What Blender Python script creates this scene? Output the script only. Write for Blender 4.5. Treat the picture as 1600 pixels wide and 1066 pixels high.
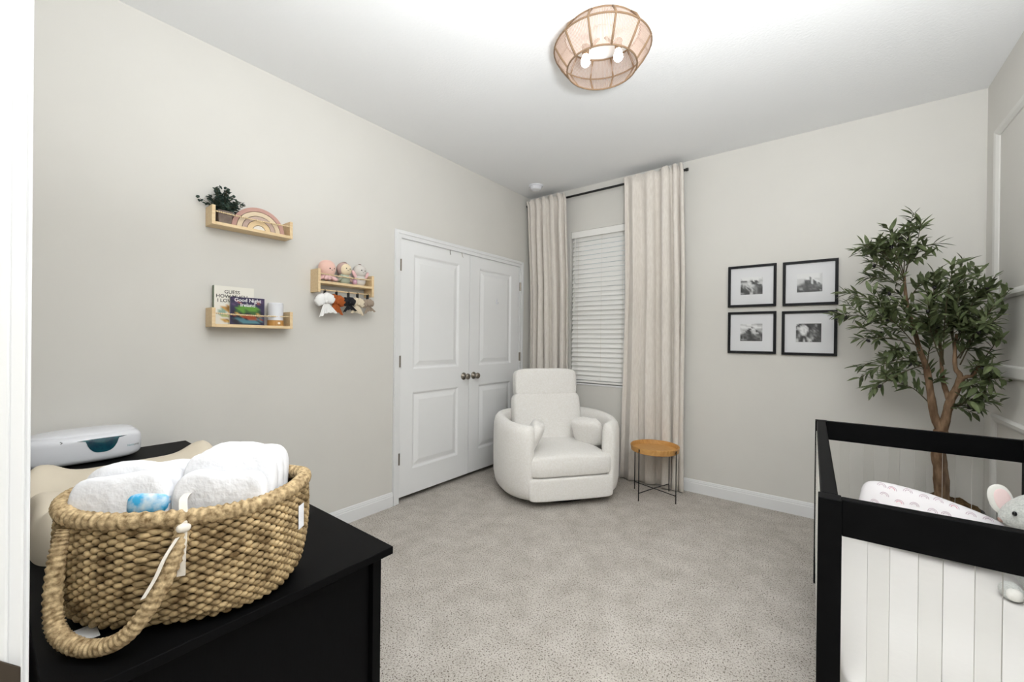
import bpy, bmesh, math, random
from mathutils import Matrix, Vector
random.seed(7)
PI = math.pi
for o in list(bpy.data.objects): bpy.data.objects.remove(o, do_unlink=True)
SC = bpy.context.scene
COL = SC.collection

# ---------------------------------------------------------------- camera
cam = bpy.data.cameras.new('camera'); cam_o = bpy.data.objects.new('camera', cam); COL.objects.link(cam_o)
cam.sensor_width = 36.0; cam.lens = 642.88 / 1600 * 36.0; cam.clip_start = 0.02; cam.clip_end = 200
Rt = (0.7923396, 0.60998518, 0.01077236); Dn = (0.0098634, 0.00484692, -0.99993961); Fw = (-0.61000055, 0.792398, -0.00217612)
cam_o.matrix_world = Matrix(((Rt[0], -Dn[0], -Fw[0], 2.61), (Rt[1], -Dn[1], -Fw[1], -3.70), (Rt[2], -Dn[2], -Fw[2], 1.268), (0, 0, 0, 1)))
SC.camera = cam_o
# ---------------------------------------------------------------- sky, lights, exposure
w = bpy.data.worlds.new('sky'); SC.world = w; w.use_nodes = True
w.node_tree.nodes['Background'].inputs[0].default_value = (0.80, 0.90, 1.0, 1); w.node_tree.nodes['Background'].inputs[1].default_value = 0.6
def area(name, loc, rot, sx, sy, power, color):
    l = bpy.data.lights.new(name, 'AREA'); l.shape = 'RECTANGLE'; l.size = sx; l.size_y = sy; l.energy = power; l.color = color
    o = bpy.data.objects.new(name, l); o.location = loc; o.rotation_euler = rot; COL.objects.link(o); return o
area('hallway_fill_light', (1.95, -5.0, 2.75), (0, 0, 0), 0.9, 0.9, 42, (0.95, 0.98, 1.0))  # unseen fill light, added to brighten the room through the doorway
fl = area('ceiling_bounce_fill', (2.66, -3.12, 1.68), (0, 0, 0), 0.35, 0.35, 84, (0.925, 0.967, 1.0))  # added fill aimed upward, imitates a flash bounced off the ceiling
fl.rotation_euler = Vector((0.02, 0.05, 1.0)).to_track_quat('-Z', 'Y').to_euler()
BULB = 24.0
vs = SC.view_settings
vs.view_transform = 'Standard'; vs.look = 'None'; vs.gamma = 1.0; vs.use_curve_mapping = False; vs.exposure = 0.10

# ---------------------------------------------------------------- helpers
def lin(c):
    return tuple(((x / 255) / 12.92 if x / 255 <= 0.04045 else ((x / 255 + 0.055) / 1.055) ** 2.4) for x in c)
MATS = {}
def mat(name, c1, c2=None, rough=0.6, metal=0.0, nscale=20.0, stretch=(1, 1, 1), bscale=None, bump=0.0, bdist=0.002, emit=None, trans=0.0, spec=0.5, sheen=0.0, lo=0.35, hi=0.65, detail=4.0):
    m = bpy.data.materials.new(name); m.use_nodes = True; nt = m.node_tree; N = nt.nodes; b = N['Principled BSDF']
    b.inputs['Base Color'].default_value = (*lin(c1), 1); b.inputs['Roughness'].default_value = rough; b.inputs['Metallic'].default_value = metal
    b.inputs['Specular IOR Level'].default_value = spec; b.inputs['Transmission Weight'].default_value = trans; b.inputs['Sheen Weight'].default_value = sheen
    tc = N.new('ShaderNodeTexCoord'); mp = N.new('ShaderNodeMapping'); mp.inputs['Scale'].default_value = stretch
    nt.links.new(tc.outputs['Object'], mp.inputs['Vector'])
    if c2:
        n = N.new('ShaderNodeTexNoise'); n.inputs['Scale'].default_value = nscale; n.inputs['Detail'].default_value = detail
        r = N.new('ShaderNodeValToRGB'); r.color_ramp.elements[0].position = lo; r.color_ramp.elements[1].position = hi
        r.color_ramp.elements[0].color = (*lin(c1), 1); r.color_ramp.elements[1].color = (*lin(c2), 1)
        nt.links.new(mp.outputs['Vector'], n.inputs['Vector']); nt.links.new(n.outputs['Fac'], r.inputs['Fac']); nt.links.new(r.outputs['Color'], b.inputs['Base Color'])
    if bump:
        n = N.new('ShaderNodeTexNoise'); n.inputs['Scale'].default_value = bscale or nscale; n.inputs['Detail'].default_value = 3
        bp = N.new('ShaderNodeBump'); bp.inputs['Strength'].default_value = bump; bp.inputs['Distance'].default_value = bdist
        nt.links.new(mp.outputs['Vector'], n.inputs['Vector']); nt.links.new(n.outputs['Fac'], bp.inputs['Height']); nt.links.new(bp.outputs['Normal'], b.inputs['Normal'])
    if emit:
        b.inputs['Emission Color'].default_value = (*lin(c1), 1); b.inputs['Emission Strength'].default_value = emit
    MATS[name] = m
    return m
def clear_mat(name, tint, refl):
    m = bpy.data.materials.new(name); m.use_nodes = True; nt = m.node_tree; N = nt.nodes; N.remove(N['Principled BSDF'])
    t = N.new('ShaderNodeBsdfTransparent'); t.inputs[0].default_value = (*tint, 1); g = N.new('ShaderNodeBsdfGlossy'); g.inputs['Roughness'].default_value = 0.03
    fr = N.new('ShaderNodeFresnel'); fr.inputs['IOR'].default_value = 1.45; mx = N.new('ShaderNodeMixShader')
    mu = N.new('ShaderNodeMath'); mu.operation = 'MULTIPLY'; mu.inputs[1].default_value = refl
    nt.links.new(fr.outputs[0], mu.inputs[0]); nt.links.new(mu.outputs[0], mx.inputs[0]); nt.links.new(t.outputs[0], mx.inputs[1]); nt.links.new(g.outputs[0], mx.inputs[2])
    nt.links.new(mx.outputs[0], N['Material Output'].inputs[0]); MATS[name] = m
    return m
def translucent_mat(name, c, fac, rough=0.8):
    m = bpy.data.materials.new(name); m.use_nodes = True; nt = m.node_tree; N = nt.nodes; b = N['Principled BSDF']
    b.inputs['Base Color'].default_value = (*lin(c), 1); b.inputs['Roughness'].default_value = rough; b.inputs['Specular IOR Level'].default_value = 0.1
    t = N.new('ShaderNodeBsdfTranslucent'); t.inputs[0].default_value = (*lin(c), 1); mx = N.new('ShaderNodeMixShader'); mx.inputs[0].default_value = fac
    nt.links.new(b.outputs[0], mx.inputs[1]); nt.links.new(t.outputs[0], mx.inputs[2]); nt.links.new(mx.outputs[0], N['Material Output'].inputs[0]); MATS[name] = m
    return m
def attr_mat(name, rough=0.5):
    m = bpy.data.materials.new(name); m.use_nodes = True; nt = m.node_tree; b = nt.nodes['Principled BSDF']; b.inputs['Roughness'].default_value = rough
    a = nt.nodes.new('ShaderNodeAttribute'); a.attribute_name = 'Col'; nt.links.new(a.outputs['Color'], b.inputs['Base Color']); MATS[name] = m
    return m
OFF = {}
class MB:
    def __init__(s): s.v = []; s.f = []; s.m = []
    def add(s, vs_, fs, mi=0):
        n = len(s.v); s.v += [tuple(p) for p in vs_]; s.f += [tuple(i + n for i in f) for f in fs]; s.m += [mi] * len(fs); return s
    def box(s, x0, x1, y0, y1, z0, z1, mi=0):
        return s.add([(x0, y0, z0), (x1, y0, z0), (x1, y1, z0), (x0, y1, z0), (x0, y0, z1), (x1, y0, z1), (x1, y1, z1), (x0, y1, z1)],
                     [(0, 3, 2, 1), (4, 5, 6, 7), (0, 1, 5, 4), (1, 2, 6, 5), (2, 3, 7, 6), (3, 0, 4, 7)], mi)
    def obox(s, c, hx, hy, hz, R, mi=0):
        a = len(s.v); s.box(-hx, hx, -hy, hy, -hz, hz, mi); c = Vector(c)
        for i in range(a, len(s.v)): s.v[i] = tuple(R @ Vector(s.v[i]) + c)
        return s
    def rings(s, R, closed_ends=True, mi=0, cyc=True):
        n = len(R[0]); vv = [p for r in R for p in r]; ff = []
        for i in range(len(R) - 1):
            for j in range(n if cyc else n - 1):
                k = (j + 1) % n; ff.append((i * n + j, i * n + k, (i + 1) * n + k, (i + 1) * n + j))
        if closed_ends: ff.append(tuple(reversed(range(n)))); ff.append(tuple((len(R) - 1) * n + j for j in range(n)))
        return s.add(vv, ff, mi)
    def lathe(s, prof, c=(0, 0, 0), n=24, axis='z', ends=True, mi=0):
        R = []
        for r, h in prof:
            ring = []
            for j in range(n):
                a = 2 * PI * j / n; x, y = r * math.cos(a), r * math.sin(a)
                p = (x, y, h) if axis == 'z' else ((h, x, y) if axis == 'x' else (y, h, x))
                ring.append((p[0] + c[0], p[1] + c[1], p[2] + c[2]))
            R.append(ring)
        return s.rings(R, ends, mi)
    def tube(s, path, r, n=8, closed=False, mod=None, mi=0, flat=1.0):
        P = [Vector(p) for p in path]; L = len(P); R = []; up = None
        for i in range(L):
            if closed: t = (P[(i + 1) % L] - P[i - 1]).normalized()
            else: t = (P[min(i + 1, L - 1)] - P[max(i - 1, 0)]).normalized()
            if up is None:
                up = Vector((0, 0, 1)) if abs(t.z) < 0.9 else Vector((1, 0, 0))
            up = (up - t * up.dot(t)).normalized(); sd = t.cross(up)
            rr = r[i] if isinstance(r, (list, tuple)) else r
            ring = []
            for j in range(n):
                a = 2 * PI * j / n; q = rr * (mod(i, a) if mod else 1)
                ring.append(tuple(P[i] + up * (q * math.sin(a)) + sd * (q * flat * math.cos(a))))
            R.append(ring)
        if closed: R.append(R[0]); return s.rings(R, False, mi)
        return s.rings(R, True, mi)
    def sell(s, c, a, b, h, e1=0.5, e2=0.5, nu=24, nv=14, R=None, wob=None, mi=0):
        def pw(x, e): return math.copysign(abs(x) ** e, x)
        RR = []; c = Vector(c)
        for i in range(nv + 1):
            ph = -PI / 2 + PI * i / nv; ring = []
            cp, sp = pw(math.cos(ph), e1), pw(math.sin(ph), e1)
            if i in (0, nv): cp = 0.0008
            for j in range(nu):
                th = 2 * PI * j / nu
                p = Vector((a * cp * pw(math.cos(th), e2), b * cp * pw(math.sin(th), e2), h * sp))
                if wob: p = wob(p)
                if R is not None: p = R @ p
                ring.append(tuple(p + c))
            RR.append(ring)
        return s.rings(RR, True, mi)
    def build(s, name, m, parent=None, smooth=False, bevel=0, seg=2, world=False):
        me = bpy.data.meshes.new(name); off = Vector((0, 0, 0)); loc = None
        if parent is None:
            xs = [p[0] for p in s.v]; ys = [p[1] for p in s.v]; zs = [p[2] for p in s.v]
            loc = Vector(((min(xs) + max(xs)) / 2, (min(ys) + max(ys)) / 2, min(zs))); off = loc
        elif parent.name in OFF: off = OFF[parent.name]
        me.from_pydata([tuple(Vector(p) - off) for p in s.v], [], s.f)
        ms = m if isinstance(m, (list, tuple)) else [m]
        for q in ms: me.materials.append(MATS[q] if isinstance(q, str) else q)
        me.polygons.foreach_set('material_index', s.m)
        bm = bmesh.new(); bm.from_mesh(me)
        if bevel:
            bmesh.ops.remove_doubles(bm, verts=bm.verts, dist=1e-6)
            es = [e for e in bm.edges if len(e.link_faces) == 2 and e.calc_face_angle(0) > 0.6]
            bmesh.ops.bevel(bm, geom=es, offset=bevel, segments=seg, affect='EDGES', profile=0.5, clamp_overlap=True)
        bmesh.ops.recalc_face_normals(bm, faces=bm.faces)
        bm.to_mesh(me); bm.free()
        if smooth: me.polygons.foreach_set('use_smooth', [True] * len(me.polygons))
        o = bpy.data.objects.new(name, me); COL.objects.link(o)
        if parent is None: o.location = loc; OFF[o.name] = loc
        else:
            o.parent = parent
            if parent.name in OFF: OFF[o.name] = off
        return o
def tag(o, label=None, cat=None, group=None, kind=None):
    if label: o['label'] = label
    if cat: o['category'] = cat
    if group: o['group'] = group
    if kind: o['kind'] = kind
    return o
def thing(name, label, cat, loc, rotz=0.0, group=None, local=False):
    o = bpy.data.objects.new(name, None); COL.objects.link(o); o.empty_display_size = 0.1; o.location = loc; o.rotation_euler = (0, 0, rotz)
    if not local: OFF[o.name] = Vector(loc)
    return tag(o, label, cat, group)
def struct(o): o['kind'] = 'structure'; return o
def text_mesh(body, size, M, extrude=0.0004, align='CENTER', bold=0.0):
    cu = bpy.data.curves.new('lettering', 'FONT'); cu.body = body; cu.size = size; cu.extrude = extrude; cu.align_x = align; cu.offset = bold; cu.resolution_u = 3
    o = bpy.data.objects.new('lettering', cu); COL.objects.link(o); bpy.context.view_layer.update()
    me = bpy.data.meshes.new_from_object(o.evaluated_get(bpy.context.evaluated_depsgraph_get()))
    b = MB(); b.add([tuple(M @ v.co) for v in me.vertices], [tuple(p.vertices) for p in me.polygons])
    bpy.data.objects.remove(o, do_unlink=True); bpy.data.curves.remove(cu); bpy.data.meshes.remove(me)
    return b
def picture(name, rows, pal, O, U, V, m, parent, thick=0.0):
    # a flat print: one vertex per cell, colours blended between; O lower-left corner, U and V the full width and height
    h, wd = len(rows), len(rows[0]); O, U, V = Vector(O), Vector(U), Vector(V); b = MB()
    vv = [tuple(O + U * (i / (wd - 1)) + V * (1 - j / (h - 1))) for j in range(h) for i in range(wd)]
    b.add(vv, [(j * wd + i, (j + 1) * wd + i, (j + 1) * wd + i + 1, j * wd + i + 1) for j in range(h - 1) for i in range(wd - 1)])
    o = b.build(name, m, parent); ca = o.data.color_attributes.new('Col', 'FLOAT_COLOR', 'POINT')
    for j in range(h):
        for i in range(wd): ca.data[j * wd + i].color = (*lin(pal[rows[j][i]]), 1)
    return o
def Rz(a): return Matrix.Rotation(a, 3, 'Z')
def Rx(a): return Matrix.Rotation(a, 3, 'X')
def Ry(a): return Matrix.Rotation(a, 3, 'Y')

# ---------------------------------------------------------------- materials
mat('wall_paint', (219, 216, 210), (221, 218, 212), rough=0.85, nscale=3, bscale=260, bump=0.10, bdist=0.001, spec=0.2)
mat('ceiling_paint', (243, 243, 243), rough=0.9, bscale=75, bump=0.35, bdist=0.003, spec=0.1)
mat('trim_white', (234, 234, 234), rough=0.45, spec=0.4)
mat('door_white', (240, 240, 240), rough=0.5, spec=0.35)
def carpet():
    m = mat('carpet', (184, 177, 168), (206, 199, 191), rough=1.0, nscale=9, spec=0.0, lo=0.3, hi=0.7); nt = m.node_tree; N = nt.nodes; b = N['Principled BSDF']
    ramp = [n for n in N if n.type == 'VALTORGB'][0]; mp = [n for n in N if n.type == 'MAPPING'][0]
    def fleck(scale, lo_, hi_, col, prev):
        n = N.new('ShaderNodeTexNoise'); n.inputs['Scale'].default_value = scale; n.inputs['Detail'].default_value = 2.5; nt.links.new(mp.outputs[0], n.inputs['Vector'])
        r = N.new('ShaderNodeValToRGB'); r.color_ramp.elements[0].position = lo_; r.color_ramp.elements[1].position = hi_; nt.links.new(n.outputs['Fac'], r.inputs['Fac'])
        x = N.new('ShaderNodeMix'); x.data_type = 'RGBA'; nt.links.new(r.outputs['Color'], x.inputs[0]); nt.links.new(prev, x.inputs[6]); x.inputs[7].default_value = (*lin(col), 1)
        return x.outputs[2], n
    c, n1 = fleck(150, 0.53, 0.66, (98, 87, 77), ramp.outputs['Color'])
    c, n2 = fleck(290, 0.56, 0.70, (226, 221, 214), c)
    nt.links.new(c, b.inputs['Base Color'])
    bp = N.new('ShaderNodeBump'); bp.inputs['Strength'].default_value = 0.6; bp.inputs['Distance'].default_value = 0.006
    nt.links.new(n1.outputs['Fac'], bp.inputs['Height']); bp.invert = True; nt.links.new(bp.outputs['Normal'], b.inputs['Normal'])
carpet()
mat('black_wood', (9, 9, 10), (12, 12, 13), rough=0.5, nscale=30, stretch=(1, 12, 1), spec=0.06)
mat('black_frame', (18, 18, 21), rough=0.5, spec=0.2)
mat('black_metal', (22, 22, 23), rough=0.4, spec=0.5)
mat('nickel', (150, 142, 132), rough=0.28, metal=1.0)
mat('bronze', (92, 84, 76), rough=0.35, metal=1.0)
mat('linen', (222, 214, 205), (232, 225, 217), rough=0.95, nscale=120, stretch=(1, 1, 0.15), bscale=500, bump=0.2, bdist=0.001, spec=0.1, sheen=0.2)
mat('boucle', (243, 239, 233), (250, 247, 243), rough=1.0, nscale=90, bscale=190, bump=0.55, bdist=0.004, spec=0.05, sheen=0.3)
mat('blind_white', (246, 244, 240), rough=0.55, spec=0.3)
mat('sash_white', (238, 239, 240), rough=0.4)
mat('oak_tray', (196, 142, 76), (213, 163, 98), rough=0.5, nscale=18, stretch=(1, 9, 1))
mat('pine', (226, 196, 150), (236, 211, 170), rough=0.55, nscale=22, stretch=(6, 0.8, 6))
mat('bead_wood', (232, 208, 168), rough=0.5)
mat('mat_board', (222, 222, 224), rough=0.8, spec=0.2)
attr_mat('print_paper', 0.4)
mat('straw', (102, 80, 50), (208, 182, 138), rough=0.75, nscale=38, bscale=150, bump=0.5, bdist=0.003, spec=0.2, lo=0.30, hi=0.68, detail=5)
mat('straw_rope', (116, 93, 62), (210, 185, 144), rough=0.75, nscale=110, bscale=180, bump=0.5, bdist=0.002, spec=0.2, lo=0.3, hi=0.66)
mat('straw_dark', (84, 62, 38), rough=0.9)
mat('ribbon', (232, 224, 212), rough=0.8)
mat('diaper', (240, 240, 243), rough=0.9, bscale=38, bump=0.7, bdist=0.006, spec=0.1)
mat('diaper_blue', (70, 176, 226), (226, 238, 246), rough=0.9, nscale=45, spec=0.1, lo=0.42, hi=0.7)
mat('pad_foam', (214, 203, 184), rough=0.55, spec=0.3)
mat('plastic_white', (232, 233, 238), rough=0.25, spec=0.5)
mat('plastic_seam', (168, 170, 174), rough=0.5)
mat('teal_window', (14, 58, 78), (30, 96, 104), rough=0.08, nscale=25, spec=0.8)
mat('ink_teal', (40, 140, 150), rough=0.5); mat('ink_grey', (70, 74, 80), rough=0.5); mat('ink_black', (40, 36, 34), rough=0.6); mat('ink_white', (240, 240, 240), rough=0.5)
mat('page_white', (238, 235, 228), rough=0.7); mat('book_cream', (236, 232, 222), rough=0.5); mat('book_navy', (52, 44, 78), rough=0.4); mat('book_green', (110, 122, 100), rough=0.6)
mat('amber_wood', (182, 130, 66), (202, 152, 88), rough=0.5, nscale=20, stretch=(8, 8, 1)); mat('button_white', (255, 236, 214), rough=0.4)
mat('pot_grey', (112, 98, 90), (134, 120, 110), rough=0.9, nscale=40); mat('leaf_blue_green', (44, 62, 56), (84, 104, 92), rough=0.6, nscale=30)
mat('leaf_olive', (66, 78, 48), (112, 122, 84), rough=0.55, nscale=14, spec=0.3, lo=0.3, hi=0.72); mat('twig', (74, 66, 44), rough=0.8); mat('olive_fruit', (26, 20, 26), rough=0.3)
mat('bark', (100, 78, 60), (142, 116, 92), rough=0.9, nscale=26, stretch=(2, 2, 0.5), bscale=60, bump=0.8, bdist=0.006, spec=0.1)
mat('moss', (84, 66, 48), (118, 96, 66), rough=1.0, nscale=40, bscale=60, bump=1.0, bdist=0.02, spec=0.0)
mat('planter', (60, 58, 57), rough=0.7)
mat('rb_pink', (198, 156, 144), rough=0.7); mat('rb_cream', (226, 206, 176), rough=0.7); mat('rb_mauve', (196, 172, 160), rough=0.7); mat('rb_tan', (228, 202, 160), rough=0.7); mat('rb_white', (232, 226, 216), rough=0.7)
mat('plush_pink', (240, 198, 184), rough=1, bscale=300, bump=0.5, sheen=0.4); mat('plush_rose', (238, 196, 196), rough=1, bscale=300, bump=0.5, sheen=0.4); mat('plush_cream', (240, 222, 190), rough=1, bscale=300, bump=0.5)
mat('plush_taupe', (196, 168, 160), rough=1, bscale=300, bump=0.5); mat('plush_sage', (176, 184, 166), rough=1, bscale=300, bump=0.5); mat('plush_grey', (216, 210, 204), rough=1, bscale=300, bump=0.5); mat('plush_mauve', (200, 160, 178), rough=1, bscale=300, bump=0.5)
mat('hair_brown', (110, 82, 62), rough=0.9)
mat('rabbit_grey', (184, 186, 182), (206, 207, 202), rough=1, nscale=150, bscale=180, bump=0.9, bdist=0.004, sheen=0.3); mat('rabbit_pink', (240, 216, 214), rough=1); mat('rabbit_white', (232, 230, 224), rough=1, bscale=150, bump=0.6); mat('rabbit_nose', (150, 122, 112), rough=0.8); mat('eye_black', (10, 10, 12), rough=0.15)
mat('bow_white', (244, 243, 241), rough=0.9); mat('bow_rust', (168, 86, 34), rough=0.9); mat('bow_black', (24, 24, 30), rough=0.9); mat('bow_cream', (222, 208, 184), rough=0.9); mat('bow_taupe', (160, 144, 128), rough=0.9)
mat('sheet_white', (234, 231, 227), rough=0.95, bscale=14, bump=0.25, bdist=0.01, spec=0.1)
mat('acrylic_edge', (222, 219, 212), rough=0.4); mat('pillow_fabric', (240, 236, 238), rough=0.9, bscale=20, bump=0.25, bdist=0.01)
mat('pr_pink', (226, 150, 166), rough=0.9); mat('pr_mauve', (206, 184, 194), rough=0.9)
mat('rattan', (122, 98, 74), rough=0.8); translucent_mat('paper_string', (196, 176, 164), 0.5); mat('canopy_white', (240, 238, 234), rough=0.5)
mat('bulb_glow', (255, 248, 240), rough=0.4, emit=BULB)
clear_mat('acrylic_clear', (0.985, 0.985, 0.98), 0.7); clear_mat('window_glass', (0.97, 0.98, 0.97), 1.0); clear_mat('bulb_glass', (1, 1, 1), 0.6)
mat('outdoor_grass', (96, 120, 70), rough=1.0)

# ================================================================ the setting
W, H, YF = 3.355, 2.815, -3.682          # room width, height, room face of the doorway wall; back wall at y = 0, left wall at x = 0
HY = -5.6                                # far end of the hallway
struct(MB().box(-0.9, W + 0.12, HY - 0.1, 0.15, -0.08, 0.0).build('floor', 'carpet'))
struct(MB().box(-0.9, W + 0.12, HY - 0.1, 0.15, H, H + 0.08).build('ceiling', 'ceiling_paint'))
CY0, CY1, CZ = -1.735, -0.178, 2.056     # closet opening
b = MB()
b.box(-0.12, 0, YF, CY0, 0, H); b.box(-0.12, 0, CY1, 0.0, 0, H); b.box(-0.12, 0, CY0, CY1, CZ, H); b.box(-0.75, -0.70, CY0 - 0.1, CY1 + 0.1, 0, H); b.box(-0.75, -0.12, CY0 - 0.15, CY0 - 0.10, 0, H); b.box(-0.75, -0.12, CY1 + 0.1, CY1 + 0.15, 0, H)
struct(b.build('wall_left', 'wall_paint'))
WX0, WX1, WZ0, WZ1 = 0.505, 1.150, 0.845, 2.375   # window opening
b = MB(); b.box(-0.12, WX0, 0, 0.15, 0, H); b.box(WX1, W + 0.12, 0, 0.15, 0, H); b.box(WX0, WX1, 0, 0.15, 0, WZ0); b.box(WX0, WX1, 0, 0.15, WZ1, H)
struct(b.build('wall_back', 'wall_paint'))
wr = struct(MB().box(W, W + 0.12, HY, 0, 0, H).build('wall_right', 'wall_paint'))
DX0, DX1, DZ = 1.99, 2.86, 2.05          # doorway the camera stands in
b = MB(); b.box(-0.12, DX0 - 0.018, YF - 0.115, YF, 0, H); b.box(DX1 + 0.018, W, YF - 0.115, YF, 0, H); b.box(DX0 - 0.018, DX1 + 0.018, YF - 0.115, YF, DZ + 0.018, H)
struct(b.build('wall_front', 'wall_paint'))
b = MB(); b.box(1.1, W, HY - 0.1, HY, 0, H); b.box(1.0, 1.1, HY, YF - 0.115, 0, H)
struct(b.build('wall_hallway', 'wall_paint'))
# --- doorway trim with strike plate
b = MB()
b.box(DX0 - 0.018, DX0, YF - 0.115, YF + 0.001, 0, DZ); b.box(DX1, DX1 + 0.018, YF - 0.115, YF + 0.001, 0, DZ); b.box(DX0 - 0.018, DX1 + 0.018, YF - 0.115, YF + 0.001, DZ, DZ + 0.018)
b.box(DX0, DX0 + 0.011, YF - 0.085, YF - 0.045, 0, DZ); b.box(DX1 - 0.011, DX1, YF - 0.085, YF - 0.045, 0, DZ)
for x0, x1 in ((DX0 - 0.062, DX0 - 0.004), (DX1 + 0.004, DX1 + 0.062)):
    b.box(x0, x1, YF, YF + 0.011, 0, DZ + 0.06); b.box(x0 + 0.008, x1 - 0.016, YF + 0.011, YF + 0.0155, 0, DZ + 0.055)
b.box(DX0 - 0.062, DX1 + 0.062, YF, YF + 0.011, DZ + 0.004, DZ + 0.062)
t2 = struct(b.build('trim_2', 'trim_white', bevel=0.002, seg=2))
b = MB(); R = []
for x, y in ((0.0008, -0.03), (0.0008, -0.004), (0.0022, 0.004), (0.0030, 0.009)):
    R.append([(DX0 + x, YF + y, 0.875), (DX0 + x, YF + y, 0.960 - max(0, (y + 0.004)) * 1.0), (DX0 + x + 0.002, YF + y, 0.960 - max(0, (y + 0.004)) * 1.0), (DX0 + x + 0.002, YF + y, 0.875)])
b.rings(R).build('strike_plate', 'bronze', t2, bevel=0.0008)
# --- closet trim
def casing(b, axis_rects):
    for (y0, y1, z0, z1) in axis_rects: b.box(0, 0.012, y0, y1, z0, z1)
b = MB(); cw = 0.058
for (y0, y1, z0, z1) in ((CY0 - cw + 0.012, CY0 + 0.012, 0, CZ + cw - 0.012), (CY1 - 0.012, CY1 + cw - 0.012, 0, CZ + cw - 0.012), (CY0 + 0.012, CY1 - 0.012, CZ - 0.012, CZ + cw - 0.012)):
    b.box(0, 0.010, y0, y1, z0, z1)
b.box(0.010, 0.017, CY0 - cw + 0.016, CY0 - cw + 0.040, 0, CZ + cw - 0.016); b.box(0.010, 0.017, CY1 + cw - 0.040, CY1 + cw - 0.016, 0, CZ + cw - 0.016); b.box(0.010, 0.017, CY0 - cw + 0.040, CY1 + cw - 0.040, CZ + cw - 0.040, CZ + cw - 0.016)
b.box(-0.12, 0.0, CY0, CY0 + 0.010, 0, CZ); b.box(-0.12, 0.0, CY1 - 0.010, CY1, 0, CZ); b.box(-0.12, 0.0, CY0, CY1, CZ - 0.006, CZ)
struct(b.build('trim_1', 'trim_white', bevel=0.0025, seg=2))
# --- baseboards with a stepped profile
def base(name, p0, p1, nrm):
    prof = [(0, 0), (0.014, 0), (0.014, 0.078), (0.011, 0.082), (0.011, 0.092), (0.008, 0.096), (0.008, 0.101), (0.004, 0.108), (0, 0.108)]
    b = MB(); b.rings([[(p[0] + nrm[0] * d, p[1] + nrm[1] * d, z) for d, z in prof] for p in (p0, p1)])
    return struct(b.build(name, 'trim_white'))
base('baseboard_left', (0, YF), (0, CY0 - cw + 0.012), (1, 0)); base('baseboard_left', (0, CY1 + cw - 0.012), (0, 0), (1, 0))
base('baseboard_back', (0, 0), (W, 0), (0, -1)); base('baseboard_right', (W, 0), (W, YF), (-1, 0)); base('baseboard_front', (0, YF), (DX0 - 0.062, YF), (0, 1)); base('baseboard_front', (DX1 + 0.062, YF), (W, YF), (0, 1))
# --- panel moulding on the right wall: two columns of frames and a chair rail
def frame_mould(name, y0, y1, z0, z1):
    wd = 0.045; b = MB()
    prof = [(0.0, 0.0), (0.0, 0.010), (0.012, 0.020), (0.030, 0.016), (wd, 0.006), (wd, 0.0)]
    R = []
    for (sy, sz) in ((0, 0), (1, 0), (1, 1), (0, 1), (0, 0)):
        R.append([(W - d, (y0 + q) if sy == 0 else (y1 - q), (z0 + q) if sz == 0 else (z1 - q)) for q, d in prof])
    b.rings(R, False)
    return struct(b.build(name, 'trim_white_wall'))
mat('trim_white_wall', (224, 222, 217), rough=0.6, spec=0.3)
k = 3
for y0, y1 in ((-1.42, -0.20), (-2.86, -1.64)):
    frame_mould('trim_%d' % k, y0, y1, 1.515, 2.48); k += 1
frame_mould('trim_6', -1.42, -0.20, 0.20, 0.885)
b = MB(); b.rings([[(W - d, y, z) for d, z in ((0, 1.10), (0.016, 1.10), (0.020, 1.108), (0.020, 1.155), (0.016, 1.162), (0, 1.165))] for y in (0, YF)])
struct(b.build('trim_7', 'trim_white_wall'))
# --- closet doors
def closet_door(name, y0, y1, knob_y, hinge_y):
    z0, z1 = 0.040, 2.048; X = -0.006; ins = 0.132
    d = thing(name, None, None, (X - 0.035, (y0 + y1) / 2, z0)); struct(d)
    pz = ((0.238, 0.845), (1.028, 1.940)); py0, py1 = y0 + ins, y1 - ins
    b = MB(); ys = (y0, py0, py1, y1)
    b.box(X - 0.035, X, y0, py0, z0, z1); b.box(X - 0.035, X, py1, y1, z0, z1)
    for a, c in ((z0, pz[0][0]), (pz[0][1], pz[1][0]), (pz[1][1], z1)): b.box(X - 0.035, X, py0, py1, a, c)
    b.build('stiles_and_rails', 'door_white', d)
    for a, c in pz:
        p = MB(); R = []
        for q, dep in ((0, 0), (0.008, -0.004), (0.016, -0.011), (0.026, -0.012), (0.034, -0.010), (0.062, -0.002), (0.066, -0.0015)):
            R.append([(X + dep, py0 + q, a + q), (X + dep, py1 - q, a + q), (X + dep, py1 - q, c - q), (X + dep, py0 + q, c - q)])
        p.rings(R, False); n = len(p.v); p.f.append((n - 4, n - 3, n - 2, n - 1)); p.m.append(0)
        p.box(X - 0.035, X - 0.0125, py0, py1, a, c)
        p.build('panel', 'door_white', d)
    kb = MB(); kb.lathe([(0.0, 0), (0.033, 0), (0.033, 0.004), (0.028, 0.009), (0.013, 0.012), (0.011, 0.030), (0.014, 0.036), (0.024, 0.044), (0.0275, 0.054), (0.025, 0.063), (0.016, 0.068), (0.0, 0.069)], (X, knob_y, 0.937), 24, 'x', False)
    kb.build('knob', 'nickel', d, smooth=True)
    for hz in (0.345, 1.095, 1.835):
        h = MB(); h.lathe([(0.0, -0.045), (0.0062, -0.045), (0.0062, 0.045), (0.0, 0.045)], (0.0125, hinge_y, hz), 10, 'z', False); h.box(0.001, 0.0125, hinge_y - 0.006, hinge_y + 0.006, hz - 0.044, hz + 0.044)
        h.build('hinge', 'nickel', d)
    return d
d1 = closet_door('door_1', -1.722, -0.9485, -0.985 - 0.03, -1.727)
d2 = closet_door('door_2', -0.9445, -0.191, -0.885, -0.186)
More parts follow.
